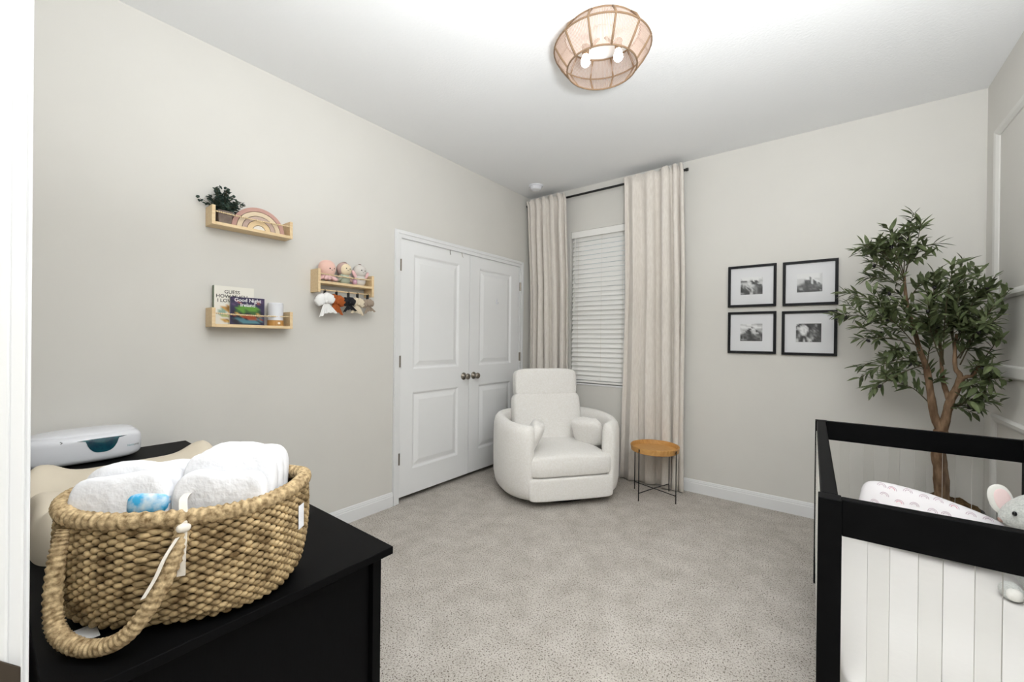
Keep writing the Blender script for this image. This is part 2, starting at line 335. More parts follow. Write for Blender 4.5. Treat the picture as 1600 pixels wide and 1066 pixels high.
for dd, y in ((d1, -1.02), (d2, -0.86)):
    MB().box(-0.03, -0.004, y - 0.022, y + 0.022, 2.0485, 2.0535).build('ball_catch', 'black_metal', dd)
for y, tilt in ((-1.205, 0.0), (-1.06, 0.008)):
    b = MB(); b.tube([(-0.03, y, 2.050), (0.0, y, 2.050), (0.002, y, 2.040), (0.003, y + tilt * 0.5, 2.025), (0.004, y + tilt, 2.008), (0.012, y + tilt, 2.004)], 0.0022, 6); b.build('wire_hook', 'nickel', d1)
b = MB(); b.box(-0.009, -0.0045, -0.568, -0.548, 1.625, 1.672); b.tube([(-0.0045, -0.558, 1.645), (0.004, -0.558, 1.632), (0.010, -0.558, 1.628), (0.016, -0.558, 1.640)], 0.004, 8)
b.build('adhesive_hook', 'plastic_white', d2, bevel=0.001)
# --- window behind the blind
wn = thing('window_1', None, None, ((WX0 + WX1) / 2, 0.12, WZ0)); struct(wn)
def rect_frame(x0, x1, z0, z1, y0, y1, wd):
    b = MB(); b.box(x0, x0 + wd, y0, y1, z0, z1); b.box(x1 - wd, x1, y0, y1, z0, z1); b.box(x0 + wd, x1 - wd, y0, y1, z0, z0 + wd); b.box(x0 + wd, x1 - wd, y0, y1, z1 - wd, z1); return b
rect_frame(WX0, WX1, WZ0, WZ1, 0.095, 0.15, 0.035).build('window_frame', 'sash_white', wn)
zm = 1.60
for z0, z1, y in ((WZ0 + 0.035, zm + 0.02, 0.105), (zm - 0.02, WZ1 - 0.035, 0.125)):
    s = rect_frame(WX0 + 0.035, WX1 - 0.035, z0, z1, y, y + 0.02, 0.04).build('sash', 'sash_white', wn)
    MB().box(WX0 + 0.075, WX1 - 0.075, y + 0.008, y + 0.012, z0 + 0.04, z1 - 0.04).build('pane', 'window_glass', s)
MB().box(WX0, WX1, -0.008, 0.095, WZ0 - 0.016, WZ0).build('window_sill', 'trim_white', wn, bevel=0.003)
struct(MB().box(-14, 14, 0.6, 26, -0.5, -0.4).build('lawn', 'outdoor_grass'))

# ================================================================ things on the back wall
bl = thing('window_blind', 'white slatted window blind lowered between the two curtains', 'blind', ((WX0 + WX1) / 2, 0.03, WZ0))
bx0, bx1, by = WX0 + 0.012, WX1 - 0.012, 0.035
MB().box(bx0, bx1, by - 0.022, by + 0.03, WZ1 - 0.055, WZ1 - 0.002).build('headrail', 'blind_white', bl)
MB().box(bx0 - 0.004, bx1 + 0.004, by - 0.034, by - 0.024, WZ1 - 0.066, WZ1 - 0.001).build('valance', 'blind_white', bl, bevel=0.003)
ns = 31; ztop, zbot = WZ1 - 0.082, WZ0 + 0.055; sl = MB(); a = math.radians(-66)
prof = [(-0.0255, 0), (-0.013, 0.0022), (0, 0.003), (0.013, 0.0022), (0.0255, 0), (0.0255, -0.0026), (0, 0.0004), (-0.0255, -0.0026)]
sec = [(y * math.cos(a) - z * math.sin(a), -(y * math.sin(a) + z * math.cos(a))) for y, z in prof]
sl.rings([[(x, y, z) for y, z in sec] for x in (bx0, bx1)])
first = None
for i in range(ns):
    z = ztop + (zbot - ztop) * i / (ns - 1)
    if first is None:
        tmp = MB(); tmp.v = [(p[0], p[1] + by, p[2] + z) for p in sl.v]; tmp.f = sl.f; tmp.m = sl.m
        first = tmp.build('slat', 'blind_white', bl); z_first = z
    else:
        c = first.copy(); COL.objects.link(c); c.parent = bl; c.location = (0, 0, z - z_first)
MB().box(bx0, bx1, by - 0.02, by + 0.02, WZ0 + 0.004, WZ0 + 0.026).build('bottom_rail', 'blind_white', bl, bevel=0.003)
for x in (bx0 + 0.075, (bx0 + bx1) / 2 + 0.02, bx1 - 0.075):
    b = MB(); b.tube([(x, by - 0.026, WZ1 - 0.06), (x, by - 0.027, 1.6), (x, by - 0.026, WZ0 + 0.02)], 0.0009, 5); b.build('ladder_cord', 'ribbon', bl)
b = MB(); b.tube([(bx0 + 0.045, by - 0.034, WZ1 - 0.06), (bx0 + 0.045, by - 0.038, 1.55)], 0.003, 6); b.build('tilt_wand', 'blind_white', bl)

RODY, RODZ = -0.085, 2.712
rd = thing('curtain_rod', 'thin black curtain rod above the window', 'curtain rod', (0.83, RODY, RODZ))
b = MB(); b.tube([(0.03, RODY, RODZ), (0.8, RODY, RODZ), (1.648, RODY, RODZ)], 0.0105, 12); b.build('rod', 'black_metal', rd, smooth=True)
for x, s in ((0.03, -1), (1.648, 1)):
    b = MB(); b.lathe([(0.0, 0), (0.0135, 0), (0.0135, s * 0.018), (0.0, s * 0.02)], (x, RODY, RODZ), 14, 'x', False); b.build('finial', 'black_metal', rd)
for x in (0.10, 1.59):
    b = MB(); b.tube([(x, -0.002, RODZ - 0.02), (x, RODY, RODZ - 0.018), (x, RODY - 0.012, RODZ - 0.004)], 0.005, 8); b.box(x - 0.012, x + 0.012, -0.004, 0, RODZ - 0.055, RODZ + 0.015); b.build('bracket', 'black_metal', rd)

def curtain(label, xt0, xt1, xb0, xb1, nf, seed, top, bot, ph0, waist=0.0):
    rnd = random.Random(seed); nu, nv = nf * 14, 40
    u_w = [0.0]
    ph = []
    # uneven fold widths: a warped phase along the curtain
    ks = [rnd.uniform(0.45, 1.7) for _ in range(nf)]; tot = sum(ks); acc = 0; edges = [0]
    for q in ks: acc += q / tot; edges.append(acc)
    amp = [rnd.uniform(0.6, 1.15) for _ in range(nf)]
    b = MB(); vv = []
    for j in range(nv + 1):
        v = j / nv; z = top + (bot - top) * v
        sm = min(1.0, v / 0.12)
        for i in range(nu + 1):
            u = i / nu
            f = min(nf - 1, max(0, next((q for q in range(nf) if u <= edges[q + 1]), nf - 1)))
            t = (u - edges[f]) / (edges[f + 1] - edges[f])
            A = (0.019 + 0.019 * sm) * amp[f]; yc = -0.123 + 0.057 * min(1.0, v / 0.35) - 0.02 * max(0, 1 - v / 0.02)
            s = math.sin(2 * PI * t)
            y = yc + A * (abs(s) ** 0.75) * math.copysign(1, s) * (1 if f % 2 == 0 else 0.8)
            x0 = xt0 + (xb0 - xt0) * v + waist * math.sin(PI * v); x1 = xt1 + (xb1 - xt1) * v - waist * 0.5 * math.sin(PI * v)
            x = x0 + (x1 - x0) * u + 0.010 * math.sin(4 * PI * t + f) * (0.4 + v) + 0.012 * math.sin(5 * v + f * 1.7) * v
            zz = z + (0.010 * math.sin(2 * PI * t * 1.0 + f) if j == 0 else 0)
            y = min(y, -0.020)
            vv.append((x, y, zz))
    b.add(vv, [(j * (nu + 1) + i, j * (nu + 1) + i + 1, (j + 1) * (nu + 1) + i + 1, (j + 1) * (nu + 1) + i) for j in range(nv) for i in range(nu)])
    o = b.build('curtain', 'linen', None, smooth=True)
    m = o.modifiers.new('thickness', 'SOLIDIFY'); m.thickness = 0.003
    return tag(o, label, 'curtain', 'linen curtains at the window')
curtain('beige linen curtain hanging in the corner behind the armchair', 0.045, 0.520, 0.07, 0.560, 6, 3, 2.742, 0.012, 0.3)
curtain('beige linen curtain falling to the carpet behind the small round table', 1.125, 1.640, 1.100, 1.665, 5, 12, 2.748, 0.010, 1.1)

# --- framed photographs
GR = {str(i): (int(3 + 24.6 * i),) * 3 for i in range(10)}
P1 = ['9999999999999999', '8999999999999998', '8899999889999888', '2222288429228777', '7777788831334788', '8688889842337888', '5376878888532228', '2464687887544336', '2253726866553332', '1223362584553222', '1122236386453222', '3122223574453221', '6653222883453332', '4442222873344432']
P2 = ['9999999999999998', '9999999999999988', '9999999999999988', '9999999919999988', '8888889929988888', '8888832339299888', '8888712319219988', '8876521219317288', '7653321233334557', '4322331333244534', '3455321223233233', '1366221243442211', '2122311122112162', '1311211121221221']
P3 = ['8899999988766667', '8888899988887777', '9999888889998888', '8999999927999998', '7888882299887776', '8877721688826777', '9888332278824568', '9875432268888346', '6543443244754333', '2344432233454432', '2242343223345543', '1252343223443252', '1665532222233353', '2122222332222222']
P4 = ['9933323222212222', '9323663122236211', '2428889212235111', '3889998811341211', '7789989822433211', '3268989835363411', '3249989533454221', '4247998224342321', '3365886135454322', '4463225235524232', '4442122745742222', '7742162787623222', '8831281588222233', '7721281483321222']
def photo_frame(label, x0, z0, rows):
    w_, h_ = 0.328, 0.326; x1, z1 = x0 + w_, z0 + h_; t = 0.0185
    f = thing('framed_photo', label, 'framed photo', ((x0 + x1) / 2, 0, z0), 0, 'framed photographs on the wall')
    for (a0, a1, c0, c1) in ((x0, x1, z0, z0 + t), (x0, x1, z1 - t, z1), (x0, x0 + t, z0 + t, z1 - t), (x1 - t, x1, z0 + t, z1 - t)):
        MB().box(a0, a1, -0.022, -0.001, c0, c1).build('frame_bar', 'black_frame', f, bevel=0.0012)
    MB().box(x0 + 0.004, x1 - 0.004, -0.010, -0.002, z0 + 0.004, z1 - 0.004).build('mat_board', 'mat_board', f)
    picture('photograph', rows, GR, (x0 + w_ / 2 - 0.076, -0.0106, z0 + h_ / 2 - 0.066), (0.150, 0, 0), (0, 0, 0.135), 'print_paper', f)
photo_frame('black framed photo of two people sitting on grass, upper left of four', 1.964, 1.548, P1)
photo_frame('black framed photo of dark figures on a rocky skyline, upper right of four', 2.332, 1.545, P2)
photo_frame('black framed photo of a couple on a rocky ridge, lower left of four', 1.966, 1.184, P3)
photo_frame('black framed photo of a family before dark trees, lower right of four', 2.329, 1.180, P4)

# ================================================================ ceiling
LX, LY = 1.69, -1.79
lp = thing('ceiling_lamp', 'woven rattan flush ceiling lamp, lit, in the middle of the ceiling', 'ceiling lamp', (LX, LY, H))
rt, rw, rb, zt, zw, zb = 0.185, 0.238, 0.172, H - 0.004, H - 0.078, H - 0.176
def circ(r, z, n=48): return [(LX + r * math.cos(2 * PI * i / n), LY + r * math.sin(2 * PI * i / n), z) for i in range(n)]
MB().lathe([(0.0, H - 0.022), (0.055, H - 0.022), (0.065, H - 0.012), (0.065, H - 0.0005), (0.0, H - 0.0005)], (LX, LY, 0), 28, 'z', False).build('canopy', 'canopy_white', lp, smooth=True)
for nm, r, z in (('top_ring', rt, zt - 0.004), ('wide_ring', rw, zw), ('bottom_ring', rb, zb)):
    b = MB(); b.tube(circ(r, z), 0.0042, 8, True); b.build(nm, 'rattan', lp, smooth=True)
NR = 12
for k in range(NR):
    a = 2 * PI * (k + 0.35) / NR; ca, sa = math.cos(a), math.sin(a)
    b = MB(); b.tube([(LX + r * ca, LY + r * sa, z) for r, z in ((rt, zt - 0.004), ((rt + rw) / 2 + 0.006, (zt + zw) / 2), (rw, zw), ((rw + rb) / 2 + 0.004, (zw + zb) / 2), (rb, zb))], 0.0052, 8)
    b.build('rib', 'rattan', lp, smooth=True)
    s = MB(); ng = 16; da = 2 * PI / NR
    for q in range(ng):
        t0 = a + da * (q + 0.16) / ng; t1 = a + da * (q + 0.84) / ng
        pr = ((rt, zt - 0.006), (rw, zw), (rb, zb))
        for (r0, z0), (r1, z1) in ((pr[0], pr[1]), (pr[1], pr[2])):
            s.add([(LX + r0 * math.cos(t0), LY + r0 * math.sin(t0), z0), (LX + r0 * math.cos(t1), LY + r0 * math.sin(t1), z0), (LX + r1 * math.cos(t1), LY + r1 * math.sin(t1), z1), (LX + r1 * math.cos(t0), LY + r1 * math.sin(t0), z1)], [(0, 1, 2, 3)])
    s.build('string_panel', 'paper_string', lp)
for dx, dy in ((-0.075, -0.03), (0.075, 0.03)):
    s = MB(); s.tube([(LX + dx * 0.2, LY + dy * 0.2, H - 0.020), (LX + dx * 0.5, LY + dy * 0.5, H - 0.045), (LX + dx * 0.75, LY + dy * 0.75, H - 0.06)], 0.008, 8); s.lathe([(0.0, -0.028), (0.016, -0.028), (0.019, 0.0), (0.019, 0.02), (0.0, 0.02)], (LX + dx, LY + dy, H - 0.065), 16, 'z', False)
    so = s.build('lamp_socket', 'rattan', lp)
    bu = MB(); bu.lathe([(0.0, -0.060), (0.012, -0.057), (0.020, -0.049), (0.023, -0.038), (0.020, -0.022), (0.015, -0.006), (0.013, 0.0)], (LX + dx, LY + dy, H - 0.092), 20, 'z', False); bu.build('bulb', 'bulb_glow', so, smooth=True)
sd = thing('smoke_detector', 'round white smoke detector on the ceiling above the left curtain', 'smoke detector', (0.275, -0.30, H))
MB().lathe([(0.0, -0.012), (0.068, -0.012), (0.072, -0.006), (0.072, -0.0005), (0.0, -0.0005)], (0.275, -0.30, H), 32, 'z', False).build('mounting_plate', 'plastic_white', sd, smooth=False)
MB().lathe([(0.0, -0.045), (0.034, -0.045), (0.050, -0.040), (0.060, -0.018), (0.060, -0.012), (0.0, -0.012)], (0.275, -0.30, H), 32, 'z', False).build('sensor_housing', 'plastic_white', sd, smooth=False)

# ================================================================ armchair (local: x right, y forward)
CH = thing('armchair', 'cream boucle barrel recliner armchair beside the closet doors', 'armchair', (0.748, -0.662, 0), math.atan2(-0.628, 0.778) + PI / 2 - PI, local=True)
CH.rotation_euler = (0, 0, math.atan2(0.778, 0.628) - PI)   # local +y points to the room, local +x to the chair's own left
def outline(th, ax=0.522, ay=0.490, e=0.82):
    c, s = math.cos(th), math.sin(th)
    return Vector((ax * math.copysign(abs(c) ** e, c), ay * math.copysign(abs(s) ** e, s), 0))
ths = []; th0 = math.radians(52)      # front opening runs from th0 to 180 - th0
n = 56
for i in range(n + 1): ths.append(PI - th0 + (PI + 2 * th0) * i / n)
sec0 = [(0.045, 0.055), (0.018, 0.085), (0.004, 0.16), (0.0, 0.35), (0.004, 0.56), (0.014, 0.605), (0.034, 0.63), (0.060, 0.638), (0.085, 0.628), (0.102, 0.60), (0.108, 0.55), (0.110, 0.35), (0.110, 0.06)]
def ring(th, shrink=0.0, push=0.0):
    p = outline(th); q = outline(th + 0.01) - outline(th - 0.01); nrm = Vector((-q.y, q.x, 0)).normalized(); tan = q.normalized()
    if nrm.dot(p) > 0: nrm = -nrm
    R = []
    for d, z in sec0:
        dd = 0.055 + (d - 0.055) * (1 - shrink); zz = 0.34 + (z - 0.34) * (1 - shrink * 0.12)
        v = p + nrm * dd + tan * push; R.append((v.x, v.y, zz - 0.025 * max(0, v.y) / 0.45 * (1 if z > 0.4 else 0)))
    return R
Rg = [ring(ths[0], 0.75, -0.026), ring(ths[0], 0.42, -0.020), ring(ths[0], 0.15, -0.010)] + [ring(t) for t in ths] + [ring(ths[-1], 0.15, 0.010), ring(ths[-1], 0.42, 0.020), ring(ths[-1], 0.75, 0.026)]
MB().rings(Rg).build('barrel_shell', 'boucle', CH, smooth=True)
MB().lathe([(0.0, 0.0), (0.34, 0.0), (0.34, 0.03), (0.10, 0.035), (0.10, 0.09), (0.0, 0.09)], (0, -0.02, 0), 36, 'z', False).build('swivel_base', 'black_metal', CH)
MB().sell((0, 0.09, 0.302), 0.345, 0.338, 0.084, 0.32, 0.22, 48, 16, wob=lambda p: Vector((p.x, p.y, p.z + (0.022 * (1 - (p.x / 0.34) ** 2) if p.z > 0 else 0)))).build('seat_cushion', 'boucle', CH, smooth=True)
MB().sell((0, 0.380, 0.140), 0.345, 0.052, 0.086, 0.22, 0.30, 48, 16).build('footrest_panel', 'boucle', CH, smooth=True)
MB().box(-0.33, 0.33, -0.30, 0.345, 0.07, 0.25).build('seat_box', 'boucle', CH, bevel=0.02)
MB().sell((0, -0.240, 0.56), 0.318, 0.088, 0.235, 0.25, 0.30, 44, 18, R=Rx(math.radians(12))).build('back_cushion', 'boucle', CH, smooth=True)
MB().sell((0, -0.300, 0.868), 0.296, 0.086, 0.138, 0.36, 0.30, 44, 16, R=Rx(math.radians(8))).build('headrest_cushion', 'boucle', CH, smooth=True)
CM = Matrix.Translation(CH.location) @ Matrix.Rotation(CH.rotation_euler.z, 4, 'Z')
def arm_pillow(label, x, y, z, rz, tilt):
    def wob(p): return Vector((p.x, p.y * (1 - 0.25 * (abs(p.x) / 0.12) ** 2), p.z + 0.006 * math.sin(p.x * 60)))
    R3 = CM.to_3x3() @ Rz(rz) @ Rx(tilt); c = CM @ Vector((x, y, z))
    o = MB().sell(c, 0.140, 0.062, 0.120, 0.52, 0.50, 32, 16, R=R3, wob=wob).build('arm_pillow', 'boucle', None, smooth=True)
    tag(o, label, 'cushion', 'small pillows in the armchair')
arm_pillow('small cream pillow inside the armchair arm nearest the closet', 0.258, 0.215, 0.512, math.radians(74), math.radians(-26))
arm_pillow('small cream pillow inside the armchair arm nearest the round table', -0.276, 0.065, 0.490, math.radians(-50), math.radians(-22))

# ================================================================ round tray table
TX, TY = 1.487, -0.306
tb = thing('side_table', 'small round wooden tray table on thin black metal legs', 'side table', (TX, TY, 0))
MB().lathe([(0.0, 0.372), (0.176, 0.372), (0.186, 0.378), (0.192, 0.418), (0.189, 0.421), (0.184, 0.419), (0.178, 0.388), (0.0, 0.386)], (TX, TY, 0), 48, 'z', False).build('tray', 'oak_tray', tb, smooth=False)
legs = [(-0.190, 0.060), (-0.056, -0.182), (0.186, -0.066), (0.066, 0.186)]; legs = [(0.198 * math.cos(a), 0.198 * math.sin(a)) for a in (math.radians(162), math.radians(252), math.radians(342), math.radians(72))]
for x, y in legs:
    b = MB(); b.tube([(TX + x, TY + y, 0.0), (TX + x, TY + y, 0.2), (TX + x, TY + y, 0.412)], 0.0042, 8); b.tube([(TX + x, TY + y, 0.398), (TX + x * 0.93, TY + y * 0.93, 0.398)], 0.003, 6); b.build('leg', 'black_metal', tb)
for i in (0, 1):
    (x0, y0), (x1, y1) = legs[i], legs[i + 2]
    b = MB(); b.tube([(TX + x0, TY + y0, 0.062), (TX, TY, 0.062 + 0.004 * i), (TX + x1, TY + y1, 0.062)], 0.0038, 8); b.build('cross_bar', 'black_metal', tb)

# ================================================================ shelves on the left wall
def beads(b, p0, p1, sag, n, r):
    p0, p1 = Vector(p0), Vector(p1); pts = []
    for i in range(n):
        t = i / (n - 1); p = p0.lerp(p1, t); p.z -= sag * 4 * t * (1 - t); pts.append(p)
    for p in pts: b.lathe([(0.0, -r), (r * 0.72, -r * 0.7), (r, 0), (r * 0.72, r * 0.7), (0.0, r)], tuple(p), 8, 'y', False)
    b.tube(pts, 0.0012, 5); return b
def wall_shelf(label, y0, y1, z0, hs, board_z, dowel=False):
    d = 0.098; s = thing('wall_shelf', label, 'shelf', (0, (y0 + y1) / 2, z0), 0, 'pine shelves on the left wall'); t = 0.016
    MB().box(0.0, d, y0 + t, y1 - t, board_z, board_z + 0.016).build('shelf_board', 'pine', s, bevel=0.0012)
    for a, c in ((y0, y0 + t), (y1 - t, y1)): MB().box(0.0, d, a, c, z0, z0 + hs).build('side_panel', 'pine', s, bevel=0.0015)
    bz = board_z + (0.072 if not dowel else 0.062)
    bo = beads(MB(), (d - 0.012, y0 + t, bz), (d - 0.012, y1 - t, bz), 0.004, 40, 0.0048).build('bead_string', 'bead_wood', s, smooth=True)
    if dowel:
        b = MB(); b.tube([(d - 0.018, y0 + t, z0 + 0.016), (d - 0.018, y1 - t, z0 + 0.016)], 0.0045, 10); b.build('dowel', 'pine', s, smooth=True)
    return s
wall_shelf('pine wall shelf holding a small green plant and a wooden rainbow', -2.970, -2.568, 1.850, 0.100, 1.850)
wall_shelf('pine wall shelf holding two picture books and a white night light', -2.966, -2.563, 1.320, 0.100, 1.320)
wall_shelf('pine wall shelf with plush dolls on top and hair bows below', -2.413, -2.018, 1.556, 0.146, 1.612, True)
# --- plant
pz = 1.8665
pl = thing('potted_plant', 'small dark green leafy plant in a grey pot on the upper shelf', 'plant', (0.05, -2.905, pz))
b = MB(); b.rings([[(0.05 + sx * r, -2.905 + sy * r, pz + z) for sx, sy in ((-1, -1), (1, -1), (1, 1), (-1, 1))] for r, z in ((0.028, 0), (0.034, 0.068), (0.030, 0.068), (0.029, 0.058))]); b.build('pot', 'pot_grey', pl, bevel=0.002)
rnd = random.Random(5); b = MB(); st = MB()
for k in range(46):
    az = rnd.uniform(0, 2 * PI); el = rnd.uniform(0.4, 1.5); L = rnd.uniform(0.065, 0.135)
    dv = Vector((math.cos(az) * math.cos(el) * 0.55, math.sin(az) * math.cos(el) * 1.0, math.sin(el)))
    p0 = Vector((0.05, -2.905, pz + 0.06)); p1 = p0 + dv * L; p1.x = max(p1.x, 0.012); st.tube([p0, (p0 + p1) / 2 + Vector((0, 0, 0.008)), p1], 0.0011, 5)
    for q in range(14):
        t = 0.25 + 0.8 * q / 14; c = p0.lerp(p1, t) + Vector([rnd.uniform(-0.011, 0.011) for _ in range(3)]); c.x = max(c.x, 0.012)
        R = Rz(rnd.uniform(0, 6.28)) @ Rx(rnd.uniform(-0.9, 0.9)); r = rnd.uniform(0.008, 0.0125)
        b.add([tuple(c + R @ Vector(v)) for v in ((0, -r, 0), (r * 0.8, -r * 0.2, 0.002), (r * 0.5, r * 0.8, 0.001), (0, r, -0.001), (-r * 0.5, r * 0.8, 0.001), (-r * 0.8, -r * 0.2, 0.002))], [(0, 1, 2, 3), (0, 3, 4, 5)])
st.build('stems', 'twig', pl); f = b.build('foliage', 'leaf_blue_green', pl); f['kind'] = 'stuff'
# --- wooden rainbow
rb_ = thing('wooden_rainbow', 'stacking wooden rainbow in pink and cream on the upper shelf', 'toy', (0.045, -2.735, pz))
radii = [(0.138, 0.116, 'rb_pink'), (0.113, 0.089, 'rb_cream'), (0.086, 0.064, 'rb_mauve'), (0.061, 0.034, 'rb_tan'), (0.031, 0.0, 'rb_white')]
for ro, ri, m in radii:
    b = MB(); N_ = 28; R = []
    for i in range(N_ + 1):
        a = PI * i / N_; c, s = math.cos(a), math.sin(a); sy = 0.98; sz = 0.93
        R.append([(x, -2.735 + r * c * sy, pz + r * s * sz) for x, r in ((0.025, max(ri, 0.0005)), (0.062, max(ri, 0.0005)), (0.062, ro), (0.025, ro))])
    b.rings(R).build('arch', m, rb_)
# --- books and night light
bz = 1.3365
bk = thing('picture_book', 'tall white picture book titled GUESS HOW MUCH I LOVE YOU', 'book', (0.03, -2.86, bz), 0, 'picture books on the lower shelf')
y0, y1 = -2.938, -2.748; x0 = 0.014
MB().box(x0, x0 + 0.016, y0 + 0.003, y1 - 0.003, bz + 0.002, bz + 0.203).build('pages', 'page_white', bk)
c = MB(); c.box(x0 + 0.016, x0 + 0.0185, y0, y1, bz, bz + 0.206); c.box(x0 - 0.0025, x0, y0, y1, bz, bz + 0.206); c.build('cover', 'book_cream', bk); MB().box(x0 - 0.0025, x0 + 0.0185, y0 - 0.002, y0, bz, bz + 0.206).build('spine', 'book_green', bk)
def facing_x(x, y, z): return Matrix(((0, 0, 1, x), (1, 0, 0, y), (0, 1, 0, z), (0, 0, 0, 1)))
xc = x0 + 0.019; ym = (y0 + y1) / 2
for s_, z_ in (('GUESS', 0.167), ('HOW MUCH', 0.143), ('I LOVE YOU', 0.119)): text_mesh(s_, 0.026, facing_x(xc, ym - 0.012, bz + z_), bold=0.0002).build('title', 'ink_black', bk)
PB = {'w': (236, 232, 222), 'o': (206, 156, 84), 'b': (150, 110, 60), 't': (150, 178, 160), 'g': (186, 190, 120), 'y': (222, 190, 110)}
picture('cover_art', ['wwwwwwwww', 'wwwwowwww', 'wwoobbyow', 'wwtobowww', 'wtttoowww', 'wtttwowww', 'wttgwowww', 'wwggggoww', 'wwwwwwwww', 'wwyobwwww', 'wwwoyowww', 'wwwwwwwww'], PB, (xc - 0.0002, y0 + 0.012, bz + 0.006), (0, 0.10, 0), (0, 0, 0.105), 'print_paper', bk)
bk2 = thing('picture_book', 'dark purple board book titled Good Night Ireland', 'book', (0.05, -2.79, bz), 0, 'picture books on the lower shelf')
y0, y1 = -2.872, -2.702; x0 = 0.040
MB().box(x0, x0 + 0.014, y0 + 0.002, y1 - 0.002, bz + 0.001, bz + 0.149).build('pages', 'page_white', bk2, bevel=0.001); MB().box(x0 + 0.014, x0 + 0.017, y0, y1, bz, bz + 0.151).build('cover', 'book_navy', bk2, bevel=0.001)
PC = {'n': (52, 44, 78), 'p': (92, 66, 104), 'r': (150, 84, 74), 'g': (96, 150, 52), 'G': (58, 96, 46), 'd': (34, 30, 44), 't': (84, 132, 146), 'o': (176, 84, 50), 'y': (212, 170, 90), 'b': (56, 70, 80)}
xc = x0 + 0.0172
picture('cover_art', ['nnnnnnnnnnnn', 'npnnnnnnnnpn', 'nnrnnnnnnrpn', 'nnprnnnnprnn', 'npnnnnnnnnnn', 'nnnggggggnnn', 'nnggggggggnn', 'nnGggGgggGnn', 'ndGGgGGGGGdn', 'ndydGddGGydn', 'nodyoooodyrn', 'ndbdooooobtn', 'nbtttdoooton', 'nddttttttbtn', 'nddbttttttdn', 'nnddddddddnn'], PC, (xc, y0 + 0.003, bz + 0.003), (0, y1 - y0 - 0.006, 0), (0, 0, 0.145), 'print_paper', bk2)
for s_, z_ in (('Good Night', 0.126), ('Ireland', 0.100)): text_mesh(s_, 0.027, facing_x(xc + 0.0008, (y0 + y1) / 2, bz + z_), bold=0.0003).build('title', 'ink_white', bk2)
nl = thing('night_light', 'white cylindrical night light with amber wooden base', 'night light', (0.05, -2.640, bz))
MB().lathe([(0.0, 0.032), (0.040, 0.032), (0.040, 0.128), (0.037, 0.133), (0.0, 0.134)], (0.05, -2.640, bz), 36, 'z', False).build('shade', 'plastic_white', nl, smooth=False)
MB().lathe([(0.0, 0.0), (0.042, 0.0), (0.042, 0.031), (0.0, 0.032)], (0.05, -2.640, bz), 36, 'z', False).build('base', 'amber_wood', nl)
MB().lathe([(0.0, 0.0), (0.007, 0.0), (0.007, 0.002), (0.0, 0.0025)], (0.0915, -2.638, bz + 0.015), 14, 'x', False).build('button', 'button_white', nl)
# --- plush dolls
dz = 1.6285
def eyes(p, par, e=0.0045):
    for q in p: MB().sell(q, e, e, e, 1, 1, 10, 6).build('eye', 'eye_black', par, smooth=True)
oc = thing('plush_octopus', 'round pink plush octopus at the left end of the upper right shelf', 'plush toy', (0.05, -2.33, dz), 0, 'plush toys on the shelf')
MB().sell((0.050, -2.332, dz + 0.086), 0.045, 0.054, 0.056, 0.9, 0.95, 24, 16).build('head', 'plush_pink', oc, smooth=True)
for k, (a, l) in enumerate(((-1.9, 0.05), (-1.2, 0.06), (-0.5, 0.062), (0.1, 0.058), (0.8, 0.066), (1.35, 0.062), (2.0, 0.05), (2.9, 0.045))):
    b = MB(); ca, sa = math.cos(a), math.sin(a); b.tube([(0.052 + ca * 0.015, -2.332 + sa * 0.02, dz + 0.045), (0.052 + ca * l * 0.45, -2.332 + sa * l * 0.6, dz + 0.026), (0.052 + min(ca * l * 0.55, 0.032), -2.332 + sa * l * 0.95, dz + 0.018), (0.052 + min(ca * l * 0.55, 0.034), -2.332 + sa * l * 1.15, dz + 0.024)], [0.016, 0.015, 0.012, 0.007], 10); b.build('tentacle', 'plush_rose', oc, smooth=True)
eyes([(0.0935, -2.335, dz + 0.083), (0.0865, -2.305, dz + 0.086)], oc)
b = MB(); b.tube([(0.0945, -2.327, dz + 0.076), (0.0945, -2.321, dz + 0.073), (0.0925, -2.315, dz + 0.077)], 0.0011, 5); b.build('mouth', 'ink_black', oc)
dl = thing('plush_doll', 'plush doll with cream face, taupe hood and sage body, middle of shelf', 'plush toy', (0.05, -2.215, dz), 0, 'plush toys on the shelf')
MB().sell((0.048, -2.215, dz + 0.098), 0.038, 0.047, 0.046, 0.95, 0.95, 22, 14).build('hood', 'plush_taupe', dl, smooth=True)
MB().sell((0.061, -2.212, dz + 0.095), 0.033, 0.041, 0.040, 0.95, 0.95, 22, 14).build('face', 'plush_cream', dl, smooth=True)
MB().sell((0.046, -2.213, dz + 0.133), 0.022, 0.020, 0.014, 0.9, 0.9, 16, 10).build('hair_tuft', 'hair_brown', dl, smooth=True)
MB().sell((0.050, -2.212, dz + 0.036), 0.030, 0.038, 0.038, 0.85, 0.9, 22, 14).build('body', 'plush_sage', dl, smooth=True)
for s in (-1, 1): MB().sell((0.064, -2.212 + s * 0.034, dz + 0.040), 0.012, 0.012, 0.026, 0.9, 0.9, 12, 8, R=Rx(s * 0.5)).build('arm', 'plush_sage' if s < 0 else 'plush_taupe', dl, smooth=True)
eyes([(0.0930, -2.222, dz + 0.100), (0.0915, -2.196, dz + 0.099)], dl, 0.0036)
b = MB(); b.tube([(0.0940, -2.215, dz + 0.090), (0.0943, -2.210, dz + 0.087), (0.0935, -2.205, dz + 0.090)], 0.001, 5); b.build('mouth', 'ink_black', dl)
gd = thing('plush_doll', 'pale grey plush doll with pink ears at the right end of the shelf', 'plush toy', (0.05, -2.095, dz), 0, 'plush toys on the shelf')
MB().sell((0.050, -2.098, dz + 0.100), 0.038, 0.045, 0.045, 0.95, 0.95, 22, 14).build('head', 'plush_grey', gd, smooth=True)
